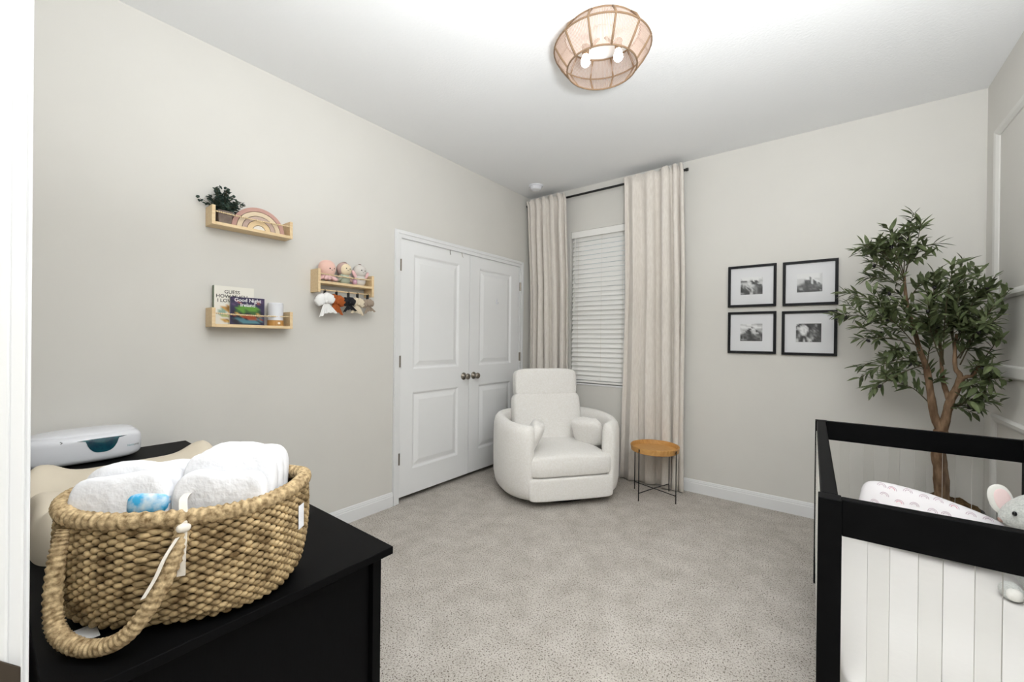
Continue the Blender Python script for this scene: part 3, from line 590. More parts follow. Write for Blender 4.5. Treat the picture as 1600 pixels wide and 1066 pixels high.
MB().sell((0.050, -2.098, dz + 0.037), 0.032, 0.040, 0.040, 0.85, 0.9, 22, 14).build('body', 'plush_grey', gd, smooth=True)
for s in (-1, 1): MB().sell((0.056, -2.098 + s * 0.045, dz + 0.073), 0.009, 0.013, 0.032, 0.9, 0.9, 12, 8, R=Rx(-s * 0.55)).build('ear', 'plush_rose', gd, smooth=True)
MB().sell((0.064, -2.146, dz + 0.021), 0.016, 0.017, 0.021, 0.9, 0.9, 14, 10).build('arm', 'plush_mauve', gd, smooth=True)
MB().sell((0.048, -2.098, dz + 0.144), 0.012, 0.010, 0.006, 0.9, 0.9, 12, 8).build('hair_tuft', 'hair_brown', gd, smooth=True)
eyes([(0.0868, -2.108, dz + 0.104), (0.0845, -2.081, dz + 0.101)], gd, 0.0038)
b = MB(); b.tube([(0.0880, -2.100, dz + 0.091), (0.0888, -2.095, dz + 0.088), (0.0880, -2.090, dz + 0.091)], 0.001, 5); b.build('mouth', 'ink_black', gd)
# --- hair bows clipped to the dowel
def bow(label, y, m, sc, seed, tail=0.7):
    rnd = random.Random(seed); zt_ = 1.560; xx = 0.080; sc *= 1.02; xx += 0.007 * (seed % 2); tail = (1.0, 0.85, 0.72, 0.95, 0.78)[seed - 1]
    o = thing('hair_bow', label, 'hair bow', (xx, y, zt_ - 0.11), 0, 'hair bows hanging below the shelf')
    c = MB(); c.box(xx - 0.006, xx + 0.008, y - 0.006, y + 0.006, zt_ - 0.022, zt_ + 0.008); c.tube([(xx + 0.008, y, zt_ - 0.004), (xx + 0.013, y, zt_ + 0.006), (xx + 0.008, y, zt_ + 0.014), (xx - 0.004, y, zt_ + 0.017), (xx - 0.007, y, zt_ + 0.008)], 0.0018, 6); c.build('clip', 'black_metal', o, bevel=0.001)
    zc = zt_ - 0.060
    def wr(p): return Vector((p.x + 0.003 * math.sin(p.z * 330 + seed), p.y + 0.0025 * math.sin(p.z * 270), p.z))
    ang = (0.25, -0.18, 0.15, -0.12, 0.25)[seed - 1]; T = Rx(ang); cc = Vector((xx + 0.004, y, zc))
    for s in (-1, 1):
        MB().sell(cc + T @ Vector((0.003 * s, s * 0.020 * sc, 0.012 * sc)), 0.018 * sc, 0.026 * sc, 0.034 * sc, 0.85, 0.7, 22, 16, R=T @ Rx(s * 0.9), wob=wr).build('loop', m, o, smooth=True)
    MB().sell(cc + Vector((0.009, 0, 0)), 0.012 * sc, 0.009 * sc, 0.011 * sc, 0.6, 0.6, 16, 10).build('knot', m, o, smooth=True)
    for s in (-1, 1):
        b = MB(); R = []
        for i in range(7):
            t = i / 6; wdt = (0.010 + 0.020 * t) * sc; cy = s * 0.022 * t * sc; cz = -0.006 - 0.052 * t * sc * tail * 1.15
            R.append([tuple(cc + T @ Vector((0.006 + 0.005 * math.sin(q * 2.2 + s + seed) * t, cy - wdt + 2 * wdt * q / 10, cz + (0.004 * math.sin(q * 1.4) - s * 0.0022 * (q - 5)) * t))) for q in range(11)])
        b.rings(R, False, cyc=False); b.rings([[(p[0] - 0.003, p[1], p[2]) for p in r] for r in R], False, cyc=False); b.build('tail', m, o, smooth=True)
bow('white fabric hair bow clipped below the plush toys', -2.365, 'bow_white', 1.20, 1)
bow('rust brown hair bow clipped below the plush toys', -2.285, 'bow_rust', 1.12, 2)
bow('black hair bow clipped below the plush toys', -2.205, 'bow_black', 0.95, 3)
bow('cream hair bow clipped below the plush toys', -2.135, 'bow_cream', 0.98, 4)
bow('taupe hair bow clipped at the right end below the shelf', -2.062, 'bow_taupe', 0.90, 5)

# ================================================================ dresser and what stands on it
DT = 0.740; dx0, dx1, dy0, dy1 = 0.022, 1.737, -3.640, -3.052
dr = thing('dresser', 'long black wooden dresser along the doorway wall', 'dresser', ((dx0 + dx1) / 2, (dy0 + dy1) / 2, 0))
MB().box(dx0, dx1, dy0, dy1, DT - 0.019, DT).build('top_board', 'black_wood', dr, bevel=0.0015)
b = MB(); b.box(dx0 + 0.012, dx0 + 0.032, dy0 + 0.01, dy1 - 0.022, 0.0, DT - 0.0195); b.box(dx0 + 0.032, dx1 - 0.03, dy0 + 0.01, dy0 + 0.02, 0.05, DT - 0.0195); b.box(dx0 + 0.032, dx1 - 0.03, dy0 + 0.02, dy1 - 0.024, 0.05, 0.07); b.box((dx0 + dx1) / 2 - 0.009, (dx0 + dx1) / 2 + 0.009, dy0 + 0.02, dy1 - 0.024, 0.07, DT - 0.0195); b.build('carcass', 'black_wood', dr)
MB().box(dx1 - 0.045, dx1 - 0.030, dy0 + 0.03, dy1 - 0.05, 0.03, DT - 0.0195).build('end_panel', 'black_wood', dr)
for a, c in ((dy1 - 0.047, dy1 - 0.024), (dy0 + 0.008, dy0 + 0.031)): MB().box(dx1 - 0.045, dx1 - 0.016, a, c, 0.0, DT - 0.0195).build('end_post', 'black_wood', dr, bevel=0.001)
for i in range(2):
    for j in range(3):
        xa = dx0 + 0.036 + i * 0.822; za = 0.075 + j * 0.214
        dw = MB().box(xa, xa + 0.815, dy1 - 0.0235, dy1 - 0.006, za, za + 0.208).build('drawer', 'black_wood', dr, bevel=0.0015)
        b = MB(); b.tube([(xa + 0.33, dy1 - 0.006, za + 0.13), (xa + 0.33, dy1 + 0.018, za + 0.13), (xa + 0.485, dy1 + 0.018, za + 0.13), (xa + 0.485, dy1 - 0.006, za + 0.13)], 0.005, 8); b.build('handle', 'black_metal', dw)
# --- wipe warmer
ww = thing('wipe_warmer', 'white plastic wipe warmer with teal window at the back of the dresser', 'wipe warmer', (0.12, -3.425, DT))
wc = (0.125, -3.425, DT + 0.062); wa, wb, wh = 0.098, 0.178, 0.062
MB().sell(wc, wa, wb, wh, 0.42, 0.55, 56, 24).build('body', 'plastic_white', ww, smooth=True)
MB().sell((wc[0] - 0.004, wc[1], DT + 0.112), wa * 0.86, wb * 0.90, 0.022, 0.7, 0.62, 56, 16).build('lid', 'plastic_white', ww, smooth=True)
b = MB(); pts = []
for i in range(72):
    th = 2 * PI * i / 72; c_, s_ = math.cos(th), math.sin(th); pts.append((wc[0] - 0.004 + wa * 0.865 * math.copysign(abs(c_) ** 0.62, c_), wc[1] + wb * 0.905 * math.copysign(abs(s_) ** 0.62, s_), DT + 0.1105))
b.tube(pts, 0.0012, 6, True); b.build('lid_seam', 'plastic_seam', ww)
def warm_pt(y, z, out=0.0006):
    # point on the front (+x) side of the body at this y and height
    t = abs((z - wc[2]) / wh); cp = max(0.0, 1 - t ** (2 / 0.42)) ** (0.42 / 2); u = abs((y - wc[1]) / (wb * cp)); xr = max(0.0, 1 - u ** (2 / 0.55)) ** (0.55 / 2)
    return (wc[0] + wa * cp * xr + out, y, z)
b = MB(); R = []
for i in range(25):
    t = -1 + 2 * i / 24; y = wc[1] + 0.045 + 0.075 * t; ztop = DT + 0.101 + 0.002 * (1 - t * t); dep = 0.006 + 0.052 * max(0, 1 - abs(t / 0.66) ** 3.0) ** 0.8 if abs(t) < 0.66 else 0.006 * (1 - (abs(t) - 0.66) / 0.36)
    R.append([warm_pt(y, ztop - dep * q / 6, 0.0014) for q in range(7)])
b.rings(R, False, cyc=False); b.build('window', 'teal_window', ww, smooth=True)
fy = wc[1] + 0.142
for s_, dy_, m in (('hicca', -0.020, 'ink_teal'), ('pop', 0.004, 'ink_grey')):
    t = text_mesh(s_, 0.0125, Matrix.Identity(4), 0.0, 'LEFT')
    t.v = [warm_pt(fy + dy_ + v[0] * 0.9, DT + 0.052 + v[1], 0.0008) for v in t.v]; t.build('lettering', m, ww)
b = MB(); b.tube([warm_pt(wc[1] - 0.075, DT + 0.106, 0.0), warm_pt(wc[1] - 0.069, DT + 0.102, 0.001), warm_pt(wc[1] - 0.074, DT + 0.098, 0.001)], 0.0015, 6); b.build('latch_mark', 'ink_grey', ww)
# --- changing pad: a height field with a raised rim and four corner lobes
px0, px1, py0, py1 = 0.590, 1.235, -3.628, -3.105; nx, ny = 56, 48
def pad_top(u, v):
    e = lambda t: max(0.0, 1 - abs(t) ** 8)
    rim = max(abs(v) ** 3.0 * (1 - 0.55 * math.exp(-((u + 0.42) / 0.20) ** 2)), 0.72 * max(0, -u) ** 3, 0.75 * max(0, u) ** 4)
    lobe = sum(math.exp(-(((u - a) / 0.17) ** 2 + ((v - c) / 0.20) ** 2)) for a, c in ((-0.88, -0.80), (-0.88, 0.80), (0.85, -0.8), (0.85, 0.8)))
    dip = math.exp(-((u + 0.52) / 0.22) ** 2) * abs(v) ** 3 * 0.022
    return (0.050 + 0.078 * rim + 0.050 * lobe - dip) * (e(u) * e(v)) ** 0.33
b = MB(); vv = []
for j in range(ny + 1):
    for i in range(nx + 1):
        u, v = math.sin((i / nx - 0.5) * PI), math.sin((j / ny - 0.5) * PI)
        k_ = 1 - 0.06 * math.exp(-((u - 0.05) / 0.4) ** 2) * abs(v) ; cr = (abs(u) ** 5 * abs(v) ** 5) * 0.10
        vv.append(((px0 + px1) / 2 + u * (px1 - px0) / 2 * (1 - cr), (py0 + py1) / 2 + v * (py1 - py0) / 2 * k_ * (1 - cr), DT + 0.001 + pad_top(u, v)))
b.add(vv, [(j * (nx + 1) + i, j * (nx + 1) + i + 1, (j + 1) * (nx + 1) + i + 1, (j + 1) * (nx + 1) + i) for j in range(ny) for i in range(nx)])
low = [(p[0], p[1], DT + 0.0008) for p in vv]; b.add(low, [(j * (nx + 1) + i, (j + 1) * (nx + 1) + i, (j + 1) * (nx + 1) + i + 1, j * (nx + 1) + i + 1) for j in range(ny) for i in range(nx)])
tag(b.build('changing_pad', 'pad_foam', None, smooth=True), 'beige foam changing pad with raised lobes behind the basket', 'changing pad')
# --- basket
bcx, bcy, bang = 1.552, -3.417, math.radians(48.5)
bk_ = thing('basket', 'oval woven seagrass basket with rope handles on the dresser', 'basket', (bcx, bcy, DT))
def oval(th, la, sa, z):
    c, s = math.cos(th), math.sin(th); e = 0.86
    x = la * math.copysign(abs(c) ** e, c); y = sa * math.copysign(abs(s) ** e, s)
    return Vector((bcx + x * math.cos(bang) - y * math.sin(bang), bcy + x * math.sin(bang) + y * math.cos(bang), z))
BH = 0.194
def dims(t): # half axes at height fraction t
    g = math.sin(PI * min(1, t * 0.9 + 0.08)) * 0.010
    return 0.188 + 0.020 * t + g - 0.012 * max(0, 0.12 - t) / 0.12, 0.138 + 0.002 * t + g - 0.012 * max(0, 0.12 - t) / 0.12
def rise(th): return 0.012 * abs(math.cos(th)) ** 4
b = MB(); b.rings([[tuple(oval(2 * PI * i / 64, dims(t)[0] - 0.008, dims(t)[1] - 0.008, DT + 0.004 + t * (BH + rise(2 * PI * i / 64)))) for i in range(64)] for t in (0, 0.25, 0.5, 0.75, 1.0)], False)
b.add([tuple(oval(2 * PI * i / 64, 0.180, 0.120, DT + 0.004)) for i in range(64)], [tuple(range(64))]); b.build('inner_light_block', 'straw_dark', bk_, smooth=True)  # basket floor, plus dark inner wall added to block light through the weave
NROW, NST = 27, 100
rr = random.Random(9)
for r_ in range(NROW):
    t = (r_ + 0.5) / NROW; la, sa = dims(t); path = []; rad = []; n_ = NST * 5
    for i in range(n_):
        th = 2 * PI * i / n_; w_ = math.sin(NST / 2 * th + r_ * PI + 0.2 * math.sin(r_))
        o_ = 0.0032 * w_; path.append(oval(th, la + o_, sa + o_, DT + 0.008 + t * (BH - 0.010 + rise(th)) + 0.0008 * math.sin(th * 7 + r_ * 2.1))); rad.append(0.0041 + 0.0012 * w_)
    m_ = MB(); m_.tube(path, rad, 7, True); m_.build('weave_row', 'straw', bk_, smooth=True)
def rope(path, r, wraps, n=14): # wound rope
    L = len(path)
    return MB().tube(path, r, n, False, mod=lambda i, a: 1 + 0.10 * math.sin(wraps * 2 * PI * i / L + a) + 0.03 * math.sin(wraps * 4.7 * PI * i / L))
la, sa = dims(1.0); n_ = 540
rp = [oval(2 * PI * i / n_, la - 0.002, sa - 0.002, DT + BH + 0.006 + rise(2 * PI * i / n_)) for i in range(n_)]
MB().tube(rp, 0.0145, 12, True, mod=lambda i, a: 1 + 0.09 * math.sin(90 * 2 * PI * i / n_ + a) + 0.03 * math.sin(i * 0.9)).build('rim', 'straw_rope', bk_, smooth=True)
def spline(P, n):
    P = [Vector(p) for p in P]; out = []
    for i in range(len(P) - 1):
        p0, p1, p2, p3 = P[max(i - 1, 0)], P[i], P[i + 1], P[min(i + 2, len(P) - 1)]
        for k in range(n):
            t = k / n; out.append(0.5 * ((2 * p1) + (p2 - p0) * t + (2 * p0 - 5 * p1 + 4 * p2 - p3) * t * t + (3 * p1 - p0 - 3 * p2 + p3) * t ** 3))
    out.append(P[-1]); return out
hp = spline([(1.545, -3.602, 0.925), (1.555, -3.614, 0.88), (1.575, -3.620, 0.80), (1.61, -3.612, 0.766), (1.66, -3.585, 0.757), (1.70, -3.55, 0.775), (1.712, -3.512, 0.83), (1.702, -3.480, 0.90), (1.678, -3.468, 0.946)], 30)
rope(hp, 0.0125, 56).build('handle', 'straw_rope', bk_, smooth=True)
hq = spline([tuple(oval(math.radians(118), la, sa, 0.93)), tuple(oval(math.radians(112), la + 0.03, sa + 0.03, 0.86)), tuple(oval(math.radians(100), la + 0.05, sa + 0.05, 0.80)), tuple(oval(math.radians(80), la + 0.05, sa + 0.05, 0.80)), tuple(oval(math.radians(68), la + 0.03, sa + 0.03, 0.86)), tuple(oval(math.radians(62), la, sa, 0.93))], 30)
rope(hq, 0.0125, 56).build('handle', 'straw_rope', bk_, smooth=True)
def strip(name, P, wd, side, m, par, th=0.0008):
    sd_ = Vector(side).normalized(); b = MB(); b.rings([[tuple(p - sd_ * wd), tuple(p + sd_ * wd), tuple(p + sd_ * wd + Vector((th, -th, 0))), tuple(p - sd_ * wd + Vector((th, -th, 0)))] for p in spline(P, 6)]); return b.build(name, m, par)
rbz = [(1.640, -3.452, 0.968), (1.668, -3.466, 0.968), (1.692, -3.472, 0.950), (1.706, -3.476, 0.918), (1.712, -3.479, 0.88), (1.714, -3.480, 0.848)]
strip('ribbon', rbz, 0.0065, (0.6, 0.75, 0.1), 'ribbon', bk_)
strip('ribbon', [(1.708, -3.484, 0.915), (1.716, -3.503, 0.89), (1.719, -3.516, 0.862), (1.721, -3.532, 0.836)], 0.0035, (0.5, 0.7, 0.3), 'ribbon', bk_)
b = MB(); kn = [oval(math.radians(-90), 0, 0, 0)]; b.sell((1.705, -3.475, 0.928), 0.009, 0.011, 0.007, 0.8, 0.8, 14, 8); b.build('ribbon_knot', 'ribbon', bk_, smooth=True)
# stitched label near the far end
lb = MB(); R = []
for i in range(5):
    th = math.radians(-13 + 7.5 * i / 4); p, q = oval(th, dims(0.8)[0] + 0.010, dims(0.8)[1] + 0.010, DT + 0.122), oval(th, dims(0.9)[0] + 0.010, dims(0.9)[1] + 0.010, DT + 0.172)
    R.append([tuple(p), tuple(q)])
lb.rings(R, False, cyc=False); lb.build('label_tag', 'diaper', bk_)
# --- diapers standing in the basket
ax, ay = Vector((math.cos(bang), math.sin(bang), 0)), Vector((-math.sin(bang), math.cos(bang), 0))
spec = [(-0.100, -0.088, 0.905, 0.094, 0.088, 'white diaper with a blue print nearest the front of the basket'), (-0.102, -0.046, 0.912, 0.096, 0.092, 'second white diaper from the front in the left half of the basket'), (-0.100, -0.004, 0.906, 0.094, 0.090, 'middle white diaper in the left half of the basket'), (-0.100, 0.038, 0.898, 0.090, 0.086, 'fourth white diaper from the front in the left half of the basket'), (-0.098, 0.080, 0.884, 0.080, 0.080, 'rearmost white diaper in the left half of the basket'),
        (0.098, -0.086, 0.902, 0.092, 0.090, 'white diaper nearest the front in the right half of the basket'), (0.098, -0.046, 0.925, 0.096, 0.096, 'second white diaper from the front in the right half of the basket'), (0.098, -0.006, 0.930, 0.096, 0.096, 'middle white diaper in the right half of the basket'), (0.096, 0.034, 0.926, 0.094, 0.094, 'fourth white diaper from the front in the right half of the basket'), (0.094, 0.074, 0.912, 0.084, 0.090, 'rearmost white diaper in the right half of the basket')]
for n_i, (u, v, z, hl, hh, lab) in enumerate(spec):
    u *= 0.86; v *= 0.90; hl *= 0.90; z += 0.012; c = Vector((bcx, bcy, 0)) + ax * u + ay * v; R3 = Rz(bang) @ Rx(math.radians(-8 + 3 * (n_i % 3)))
    def wob(p, k=n_i): return Vector((p.x, p.y + 0.003 * math.sin(p.x * 70 + k) * (1 if p.z > 0 else 0), p.z + 0.004 * math.sin(p.x * 45 + k * 2)))
    t_ = thing('diaper', lab, 'diaper', (c.x, c.y, z - hh), 0, 'diapers in the basket')
    MB().sell((c.x, c.y, z), hl, 0.0185, hh, 0.45, 0.42, 32, 18, R=R3, wob=wob).build('pad', 'diaper', t_, smooth=True)
    if n_i == 0:
        q = c + ax * 0.050 - ay * 0.0022; MB().sell((q.x, q.y, z + 0.034), 0.034, 0.0185, 0.021, 0.6, 0.6, 24, 10, R=R3).build('blue_print', 'diaper_blue', t_, smooth=True)
pt = MB(); pt.box(1.553, 1.600, -3.600, -3.566, DT + 0.0008, DT + 0.0028); tag(pt.build('paper_card', 'ink_white', None), 'small white card lying under the basket handle', 'card')

# ================================================================ olive tree in the corner
tr = thing('olive_tree', 'artificial olive tree standing in the corner behind the crib', 'tree', (3.135, -0.36, 0))
pc = (3.140, -0.330, 0)
MB().lathe([(0.0, 0.0), (0.115, 0.0), (0.150, 0.30), (0.158, 0.33), (0.158, 0.352), (0.146, 0.352), (0.142, 0.31), (0.0, 0.31)], pc, 36, 'z', False).build('planter', 'planter', tr, smooth=False)
rnd = random.Random(2)
MB().sell((pc[0], pc[1], 0.335), 0.143, 0.143, 0.060, 0.9, 1.0, 36, 14, wob=lambda p: p + Vector((0, 0, 0.014 * math.sin(p.x * 60) * math.cos(p.y * 52)))).build('moss', 'moss', tr, smooth=True)
def limb(name, P, r0, r1, n=6):
    S = spline(P, n); L = len(S); rad = [(r0 + (r1 - r0) * i / (L - 1)) * (1 + 0.05 * math.sin(i * 0.9) + 0.025 * math.sin(i * 2.3)) for i in range(L)]
    return MB().tube(S, rad, 10).build(name, 'bark', tr, smooth=True)
limb('trunk', [(3.127, -0.36, 0.34), (3.124, -0.37, 0.45), (3.118, -0.375, 0.56), (3.108, -0.38, 0.66), (3.117, -0.38, 0.785)], 0.034, 0.030)
limb('branch', [(3.116, -0.38, 0.74), (3.110, -0.38, 0.80), (3.090, -0.375, 0.865), (3.076, -0.37, 0.978), (3.057, -0.37, 1.131), (3.029, -0.375, 1.229), (3.010, -0.38, 1.318), (2.968, -0.39, 1.524), (2.955, -0.40, 1.675)], 0.024, 0.006)
limb('branch', [(3.118, -0.38, 0.74), (3.126, -0.385, 0.80), (3.138, -0.39, 0.887), (3.150, -0.40, 0.960), (3.169, -0.40, 1.015), (3.188, -0.40, 1.084)], 0.022, 0.017)
limb('branch', [(3.188, -0.40, 1.075), (3.180, -0.41, 1.110), (3.165, -0.41, 1.140), (3.162, -0.41, 1.225), (3.168, -0.41, 1.33)], 0.015, 0.006)
limb('branch', [(3.148, -0.395, 0.95), (3.138, -0.37, 1.00), (3.126, -0.36, 1.062), (3.120, -0.355, 1.148), (3.112, -0.35, 1.30)], 0.014, 0.006)
limb('branch', [(3.186, -0.40, 1.075), (3.205, -0.42, 1.096), (3.228, -0.44, 1.105), (3.245, -0.46, 1.17)], 0.012, 0.005)
TW = [(2.954, -0.396, 1.673, 2.916, -0.563, 1.898), (2.955, -0.386, 1.656, 2.779, -0.544, 1.844), (2.953, -0.406, 1.635, 2.802, -0.455, 1.755), (2.964, -0.355, 1.602, 2.796, -0.312, 1.682), (2.965, -0.364, 1.733, 2.996, -0.52, 1.824), (2.964, -0.378, 1.693, 3.032, -0.5, 1.759), (2.956, -0.4, 1.635, 2.863, -0.562, 1.859), (2.991, -0.397, 1.41, 2.683, -0.266, 1.602), (3.004, -0.36, 1.374, 2.625, -0.25, 1.454), (3.009, -0.362, 1.337, 2.757, -0.53, 1.522), (3.02, -0.391, 1.262, 2.751, -0.374, 1.297), (3.037, -0.366, 1.207, 2.764, -0.292, 1.047), (3.052, -0.357, 1.152, 2.816, -0.569, 1.01), (3.075, -0.374, 0.926, 2.896, -0.358, 1.052), (3.021, -0.38, 1.244, 2.856, -0.536, 1.443), (3.029, -0.382, 1.225, 2.906, -0.568, 1.512), (3.01, -0.354, 1.337, 2.852, -0.288, 1.339), (3.035, -0.377, 1.207, 2.875, -0.492, 1.186), (2.982, -0.355, 1.488, 2.88, -0.394, 1.585), (2.976, -0.357, 1.526, 3.042, -0.295, 1.641), (2.955, -0.379, 1.675, 2.972, -0.451, 1.913), (3.126, -0.374, 1.156, 3.023, -0.445, 1.624), (3.117, -0.4, 1.149, 3.067, -0.49, 1.668), (3.123, -0.361, 1.173, 3.124, -0.584, 1.694), (3.158, -0.407, 1.226, 3.195, -0.375, 1.733), (3.16, -0.393, 1.225, 3.249, -0.408, 1.663), (3.162, -0.382, 1.247, 3.297, -0.45, 1.629), (3.184, -0.398, 1.194, 3.285, -0.586, 1.498), (3.189, -0.372, 1.158, 3.299, -0.56, 1.422), (3.229, -0.365, 1.096, 3.295, -0.525, 1.3), (3.231, -0.356, 1.096, 3.261, -0.61, 1.165), (3.209, -0.396, 1.09, 3.256, -0.515, 0.975), (3.138, -0.396, 0.907, 3.236, -0.481, 0.956), (3.142, -0.399, 0.908, 3.227, -0.435, 0.905), (3.157, -0.407, 1.265, 3.135, -0.349, 1.482), (3.178, -0.356, 1.265, 3.255, -0.256, 1.52), (3.189, -0.366, 1.194, 3.232, -0.617, 1.363), (3.055, -0.393, 1.131, 3.13, -0.252, 1.339), (3.059, -0.363, 1.115, 2.968, -0.452, 1.166), (3.08, -0.353, 0.976, 3.114, -0.377, 1.083), (3.165, -0.361, 1.229, 3.189, -0.494, 1.35), (3.172, -0.399, 1.194, 3.258, -0.44, 1.249), (3.122, -0.402, 1.157, 3.061, -0.463, 1.406), (3.167, -0.352, 1.229, 3.166, -0.481, 1.54), (3.116, -0.409, 1.157, 3.031, -0.584, 1.504), (3.223, -0.4, 1.098, 3.264, -0.558, 1.072)]
lv = MB(); Lh = [(0, 0, 0), (0.0075, 0.018, 0.002), (0.0095, 0.036, 0.001), (0.006, 0.056, -0.004), (0, 0.072, -0.009), (-0.006, 0.056, -0.004), (-0.0095, 0.036, 0.001), (-0.0075, 0.018, 0.002), (0, 0.018, -0.001), (0, 0.036, -0.002), (0, 0.056, -0.006)]
Lf = [(0, 1, 8), (1, 2, 9, 8), (2, 3, 10, 9), (3, 4, 10), (0, 8, 7), (8, 9, 6, 7), (9, 10, 5, 6), (10, 4, 5)]
leaf_me = None; leaves = []; rnd = random.Random(21); tm = MB(); fruits = []
for ti, t in enumerate(TW):
    A, B = Vector(t[:3]), Vector(t[3:]); B.x = min(B.x, W - 0.04); d = B - A; L = d.length
    mid = A.lerp(B, 0.5) + Vector((rnd.uniform(-0.02, 0.02), rnd.uniform(-0.02, 0.02), 0.025)); S = spline([A, mid, B], 8); tm.tube(S, [0.0034 - 0.0022 * i / (len(S) - 1) for i in range(len(S))], 6)
    subs = [(S, 0.25, int(12 + L * 44))]
    for q in range(2 if L > 0.16 else 1):
        i0 = rnd.randint(5, 12); sdv = d.normalized() * rnd.uniform(0.06, 0.10) + Vector((rnd.uniform(-0.07, 0.07), rnd.uniform(-0.09, 0.05), rnd.uniform(-0.04, 0.08))); sdv.x = min(sdv.x, W - 0.04 - S[i0].x); s2 = spline([S[i0], S[i0] + sdv * 0.5 + Vector((0, 0, 0.01)), S[i0] + sdv], 5); tm.tube(s2, 0.0014, 5); subs.append((s2, 0.2, 12))
    for (SS, st_, cnt) in subs:
        for q in range(cnt):
            f = st_ + (1 - st_) * (q + rnd.random() * 0.6) / cnt; f = min(f, 0.999) * (len(SS) - 1); i0 = int(f); p = SS[i0].lerp(SS[min(i0 + 1, len(SS) - 1)], f - i0); tg = (SS[min(i0 + 1, len(SS) - 1)] - SS[max(i0 - 1, 0)]).normalized()
            a = rnd.uniform(0, 2 * PI); pr = tg.cross(Vector((0.2, 0.3, 1))).normalized(); pr = Matrix.Rotation(a, 3, tg) @ pr
            dirv = (tg * rnd.uniform(0.45, 1.0) + pr * rnd.uniform(0.5, 1.0)).normalized(); up = (Vector((rnd.uniform(-0.5, 0.5), rnd.uniform(-0.9, 0.2), 1)) - dirv * dirv.z).normalized(); xx = dirv.cross(up).normalized(); zz = xx.cross(dirv)
            M = Matrix(((xx.x, dirv.x, zz.x, p.x), (xx.y, dirv.y, zz.y, p.y), (xx.z, dirv.z, zz.z, p.z), (0, 0, 0, 1))); sc = rnd.uniform(0.78, 1.22)
            tip = M @ Vector((0, 0.072 * sc, 0))
            if max(tip.x, p.x) > W - 0.024 or max(tip.y, p.y) > -0.03: continue
            leaves.append(M @ Matrix.Scale(sc, 4))
    if ti % 2 == 0: fruits.append(S[-4] + Vector((rnd.uniform(-0.02, 0.02), -0.012, -0.014)))
tm.build('twigs', 'twig', tr)
rnd.shuffle(leaves); base_o = tr.location
one = MB(); one.add(Lh, Lf); l0 = None
Mi = Matrix.Translation(-Vector(tr.location))
for M in leaves[:300]:
    if l0 is None:
        me = bpy.data.meshes.new('leaf'); me.from_pydata(Lh, [], Lf); me.materials.append(MATS['leaf_olive']); me.polygons.foreach_set('use_smooth', [True] * len(me.polygons)); l0 = me
    o = bpy.data.objects.new('leaf', l0); COL.objects.link(o); o.parent = tr; o.matrix_basis = Mi @ M
fo = MB()
for M in leaves[300:]: fo.add([tuple(M @ Vector(v)) for v in Lh], Lf)
f = fo.build('foliage', 'leaf_olive', tr, smooth=True); f['kind'] = 'stuff'
for p in fruits: MB().sell(p, 0.0085, 0.0085, 0.013, 1, 1, 12, 8, R=Rx(rnd.uniform(-1, 1)) @ Ry(rnd.uniform(-1, 1))).build('olive', 'olive_fruit', tr, smooth=True)

# ================================================================ crib (local: x across to the right wall, y along the room)
CW, CL, CT = 0.753, 1.385, 0.861
cr = thing('crib', 'black crib with clear acrylic slats along the panelled wall', 'crib', (2.5742, -1.6425, 0), math.atan2(0.0355, 1.385), local=True)
hl = CL / 2; ps = 0.050
for x, pw_ in ((0.0, ps), (CW - 0.03, 0.03)):
    for y in (-hl, hl - ps): MB().box(x, x + pw_, y, y + ps, 0.0, CT).build('post', 'black_wood', cr, bevel=0.002)
def slat_box(x0, x1, y0, y1, z0, z1, thin):
    b = MB(); b.box(x0, x1, y0, y1, z0, z1)
    for i, f in enumerate(b.f):
        pass
    # faces: 0 bottom 1 top 2 -y 3 +x 4 +y 5 -x ; narrow sides get the polished edge
    b.m = [1, 1, 0, 1, 0, 1] if thin == 'y' else [1, 1, 1, 0, 1, 0]
    return b
for y in (-hl + 0.010, hl - ps + 0.010):     # end panels
    MB().box(ps, CW - 0.03, y, y + 0.030, CT - 0.095, CT).build('top_rail', 'black_wood', cr, bevel=0.002)
    MB().box(ps, CW - 0.03, y, y + 0.030, 0.155, 0.235).build('bottom_rail', 'black_wood', cr, bevel=0.002)
    for i in range(7):
        xa = 0.103 + 0.0935 * i
        if xa + 0.042 > CW - ps: break
        slat_box(xa, xa + 0.042, y + 0.011, y + 0.019, 0.236, CT - 0.0955, 'y').build('slat', ['acrylic_clear', 'acrylic_edge'], cr)
for x in (0.0, CW - 0.047):                     # long sides
    MB().box(x + 0.006, x + 0.044, -hl + ps, hl - ps, CT - 0.040, CT).build('top_rail', 'black_wood', cr, bevel=0.004)
    MB().box(x + 0.010, x + 0.040, -hl + ps, hl - ps, 0.155, 0.235).build('bottom_rail', 'black_wood', cr, bevel=0.002)
    for i in range(13):
        ya = -hl + ps + 0.038 + 0.0935 * i
        slat_box(x + 0.004, x + 0.012, ya, ya + 0.042, 0.236, CT - 0.0405, 'x').build('slat', ['acrylic_clear', 'acrylic_edge'], cr)
b = MB(); b.box(ps * 0.9, CW - ps * 0.9, -hl + ps, hl - ps, 0.200, 0.222); b.build('mattress_support', 'black_wood', cr)
CRM = Matrix.Translation(cr.location) @ Matrix.Rotation(cr.rotation_euler.z, 4, 'Z')
mt = thing('crib_mattress', 'white sheeted mattress inside the black crib', 'mattress', tuple(CRM @ Vector((CW / 2, 0, 0.223))), cr.rotation_euler.z, local=True)
MB().sell((0, 0, 0.075), CW / 2 - 0.054, hl - 0.054, 0.075, 0.16, 0.10, 64, 16).build('fitted_sheet', 'sheet_white', mt, smooth=True)
